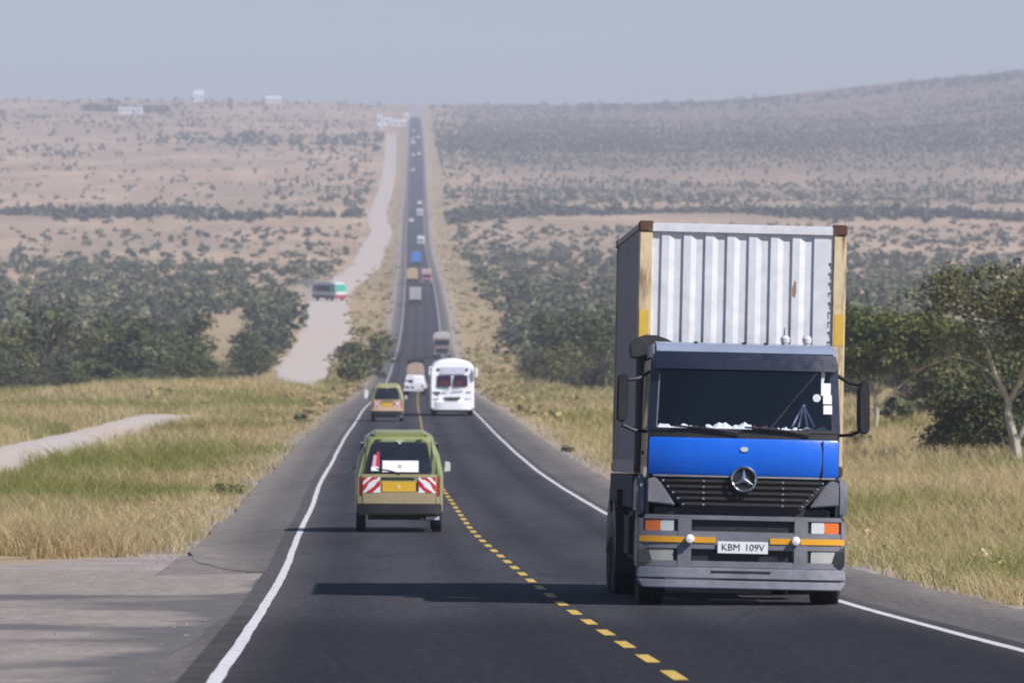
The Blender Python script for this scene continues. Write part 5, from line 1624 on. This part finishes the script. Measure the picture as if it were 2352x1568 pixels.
mass('verge_weeds', tq[1], TUN, leafy('dry_weed', (.25, .19, .1), (.42, .32, .18), (.6, .48, .29)))
grass('grass', [blades(290000, -1, 85, 650, 1), blades(310000, 1, 48, 700, 2)])
# taller seed clumps and weeds that break the verge's outline
for i, (px_, row_, s_, k, lab) in enumerate(((180, 1130, .28, 4, 'low green weed clump in the left verge nearest the dirt track'), (520, 1130, .22, 4, 'low green weed clump in the middle of the left verge'), (690, 965, .3, 0, 'small green bush on the crest of the left verge near the tan van'),
                                     (1300, 1035, .2, 2, 'small dark weed at the right shoulder beyond the lorry'), (2270, 1290, .2, 4, 'low green weed clump in the dry grass right of the lorry'))):
    y_ = dist_of_row(row_); x_ = lx(px_, y_)
    put_bush(lab, x_, y_, BSH[k], px_, (s_, s_, s_ * .8), name='weed_clump')

# loose stones along the dirt apron and the broken edges of the shoulders
OCT = np.array([(1, 0, 0), (0, 1, 0), (-1, 0, 0), (0, -1, 0), (0, 0, 1), (0, 0, -.4)], float)
OF = np.array([(0, 1, 4), (1, 2, 4), (2, 3, 4), (3, 0, 4), (1, 0, 5), (2, 1, 5), (3, 2, 5), (0, 3, 5)])
sv, sf = [], []
for k in range(1100):
    if k < 200:
        y = RNG.uniform(44, 90); t_ = -3.9 - RNG.uniform(0, 1) ** 1.8 * 11
        if y > 60 and RNG.uniform() < .35: y = 87 + RNG.normal(0, 2)
    else:
        y = 48 * (260 / 48) ** RNG.uniform(0, 1); sd = -1 if RNG.uniform() < .5 else 1
        if sd < 0 and y < 90: continue
        t_ = sd * (5.15 + RNG.exponential(.35))
    x = float(roadX(y)) + t_
    z = -float(np.interp(y, ROWS, roadH(ROWS))) - .02 if (t_ < 0 and y < 86) else gz(x, y)
    r = RNG.uniform(.008, .024)
    a = RNG.uniform(0, 6.28); s3 = r * RNG.uniform(.6, 1.3, 3)
    q = (OCT + RNG.normal(0, .14, OCT.shape)) * s3
    q = np.stack([q[:, 0] * math.cos(a) - q[:, 1] * math.sin(a), q[:, 0] * math.sin(a) + q[:, 1] * math.cos(a), q[:, 2]], 1) + np.array([x, y, z + r * .2])
    n0 = len(sv) * 6
    sv.append(q); sf += [tuple(i + n0 for i in f_) for f_ in OF]
me = bpy.data.meshes.new('gravel')
me.from_pydata(np.concatenate(sv).tolist(), [], sf)
me.materials.append(paint('stone_grey', (.24, .205, .175), .9, dirt=.4, scale=9))
tag(link_mesh('gravel', me), kind='stuff')

# ------------------------------------------------------------------ things by the road and on the ridge
ym = 452.0; xm = lx(841, ym)
o = empty('kilometre_marker', 'white roadside marker stone at the left shoulder beside the tan van', 'marker'); o.location = (xm, ym, gz(xm, ym))
MB().prism_y([(-.15, -.1), (.15, -.1), (.15, .62), (.1, .74), (0, .78), (-.1, .74), (-.15, .62)], -.09, .09).build('stone', m_paper, o, bevel=.02)
MB().box(-.2, .2, -.14, .14, -.1, .12).build('plinth', m_rim, o)
m_pole = paint('weathered_pole', (.22, .2, .19), .9)
for px_, row_, h, lab in ((96, 806, 9.6, 'tall thin grey pole standing in the left wood'), (637, 604, 8.5, 'thin pale pole near the dirt track beyond the wood'), (553, 574, 8.0, 'thin pole farthest off on the pinkish plain left of the road')):
    y_ = dist_of_row(row_); x_ = lx(px_, y_)
    o = empty('utility_pole', lab, 'pole', 'poles along the left side'); o.location = (x_, y_, gz(x_, y_))
    MB().tube([(0, 0, -.5), (.03, 0, h)], [.14, .09], 8).build('post', m_pole, o, smooth=True)
    MB().box(-.8, .8, -.06, .06, h - .7, h - .58).build('crossarm', m_pole, o)
m_wall = paint('white_wall', (.8, .8, .8), .8, dirt=.1)
m_roofw = paint('pale_tin_roof', (.66, .66, .68), .4, dirt=.15)
m_roofr = paint('grey_tin_roof', (.3, .29, .3), .5)
def house(label, px, d, w, h, dep=8.0, roof=1.6, mr=m_roofw, lift=0.0, name='house', tower=False, yaw=0.0):
    x = lx(px, d)
    o = empty(name, label, 'tower' if tower else 'house'); o.location = (x, d, gz(x, d) - .3 + lift); o.rotation_euler = (0, 0, yaw)
    wl = MB().box(-w / 2, w / 2, 0, dep, -.5, h).build('wall', m_wall, o)
    if tower:
        MB().lathe([(.01, 0), (w * .62, 0), (w * .5, roof * .6), (w * .15, roof), (.01, roof)], (0, dep / 2, h), 'z', 12).build('roof', mr, o)
    else:
        MB().prism_x([(-.5, h), (dep / 2, h + roof), (dep + .5, h)], -w / 2 - .4, w / 2 + .4).build('roof', mr, o)
    n = max(int(w // 4), 1)
    for k in range(n):
        cx = -w / 2 + (k + .5) * w / n
        MB().box(cx - .6, cx + .6, -.06, -.005, h * .4, h * .75).build('window', m_glass, wl)
    MB().box(w * .25, w * .25 + .9, -.05, -.004, -.3, 2.0).build('door', m_rim, wl)
    return o
house('long low white building on the left skyline below a dark row of trees', 300, 4700, 19, 3.6, roof=1.5)
house('white gabled building standing alone on the left skyline', 457, 5600, 9, 7, roof=5)
house('faint white building on the skyline left of the road', 628, 5600, 14, 4.5, roof=3)
house('tall narrow white building left of the road at the crest', 872, 4350, 3.6, 8, roof=1.4)
house('white house third from the road at the crest left of it', 890, 4420, 5.5, 4.5)
house('wide white house nearest the road at the crest', 916, 4380, 9.5, 3.2, roof=1.6)
house('small white house behind the others at the crest', 934, 4600, 4, 5)
house('white building just right of the tall narrow one at the crest', 880, 4250, 5, 2.2, roof=1.2)
y_ = 4820.0
mass('skyline_trees', [(lx(q, 4820) + RNG.normal(0, 2), 4820 + RNG.normal(0, 25), RNG.uniform(.7, 1.1), RNG.uniform(.7, 1.1)) for q in np.linspace(195, 385, 46)], LOW, m_leaf)
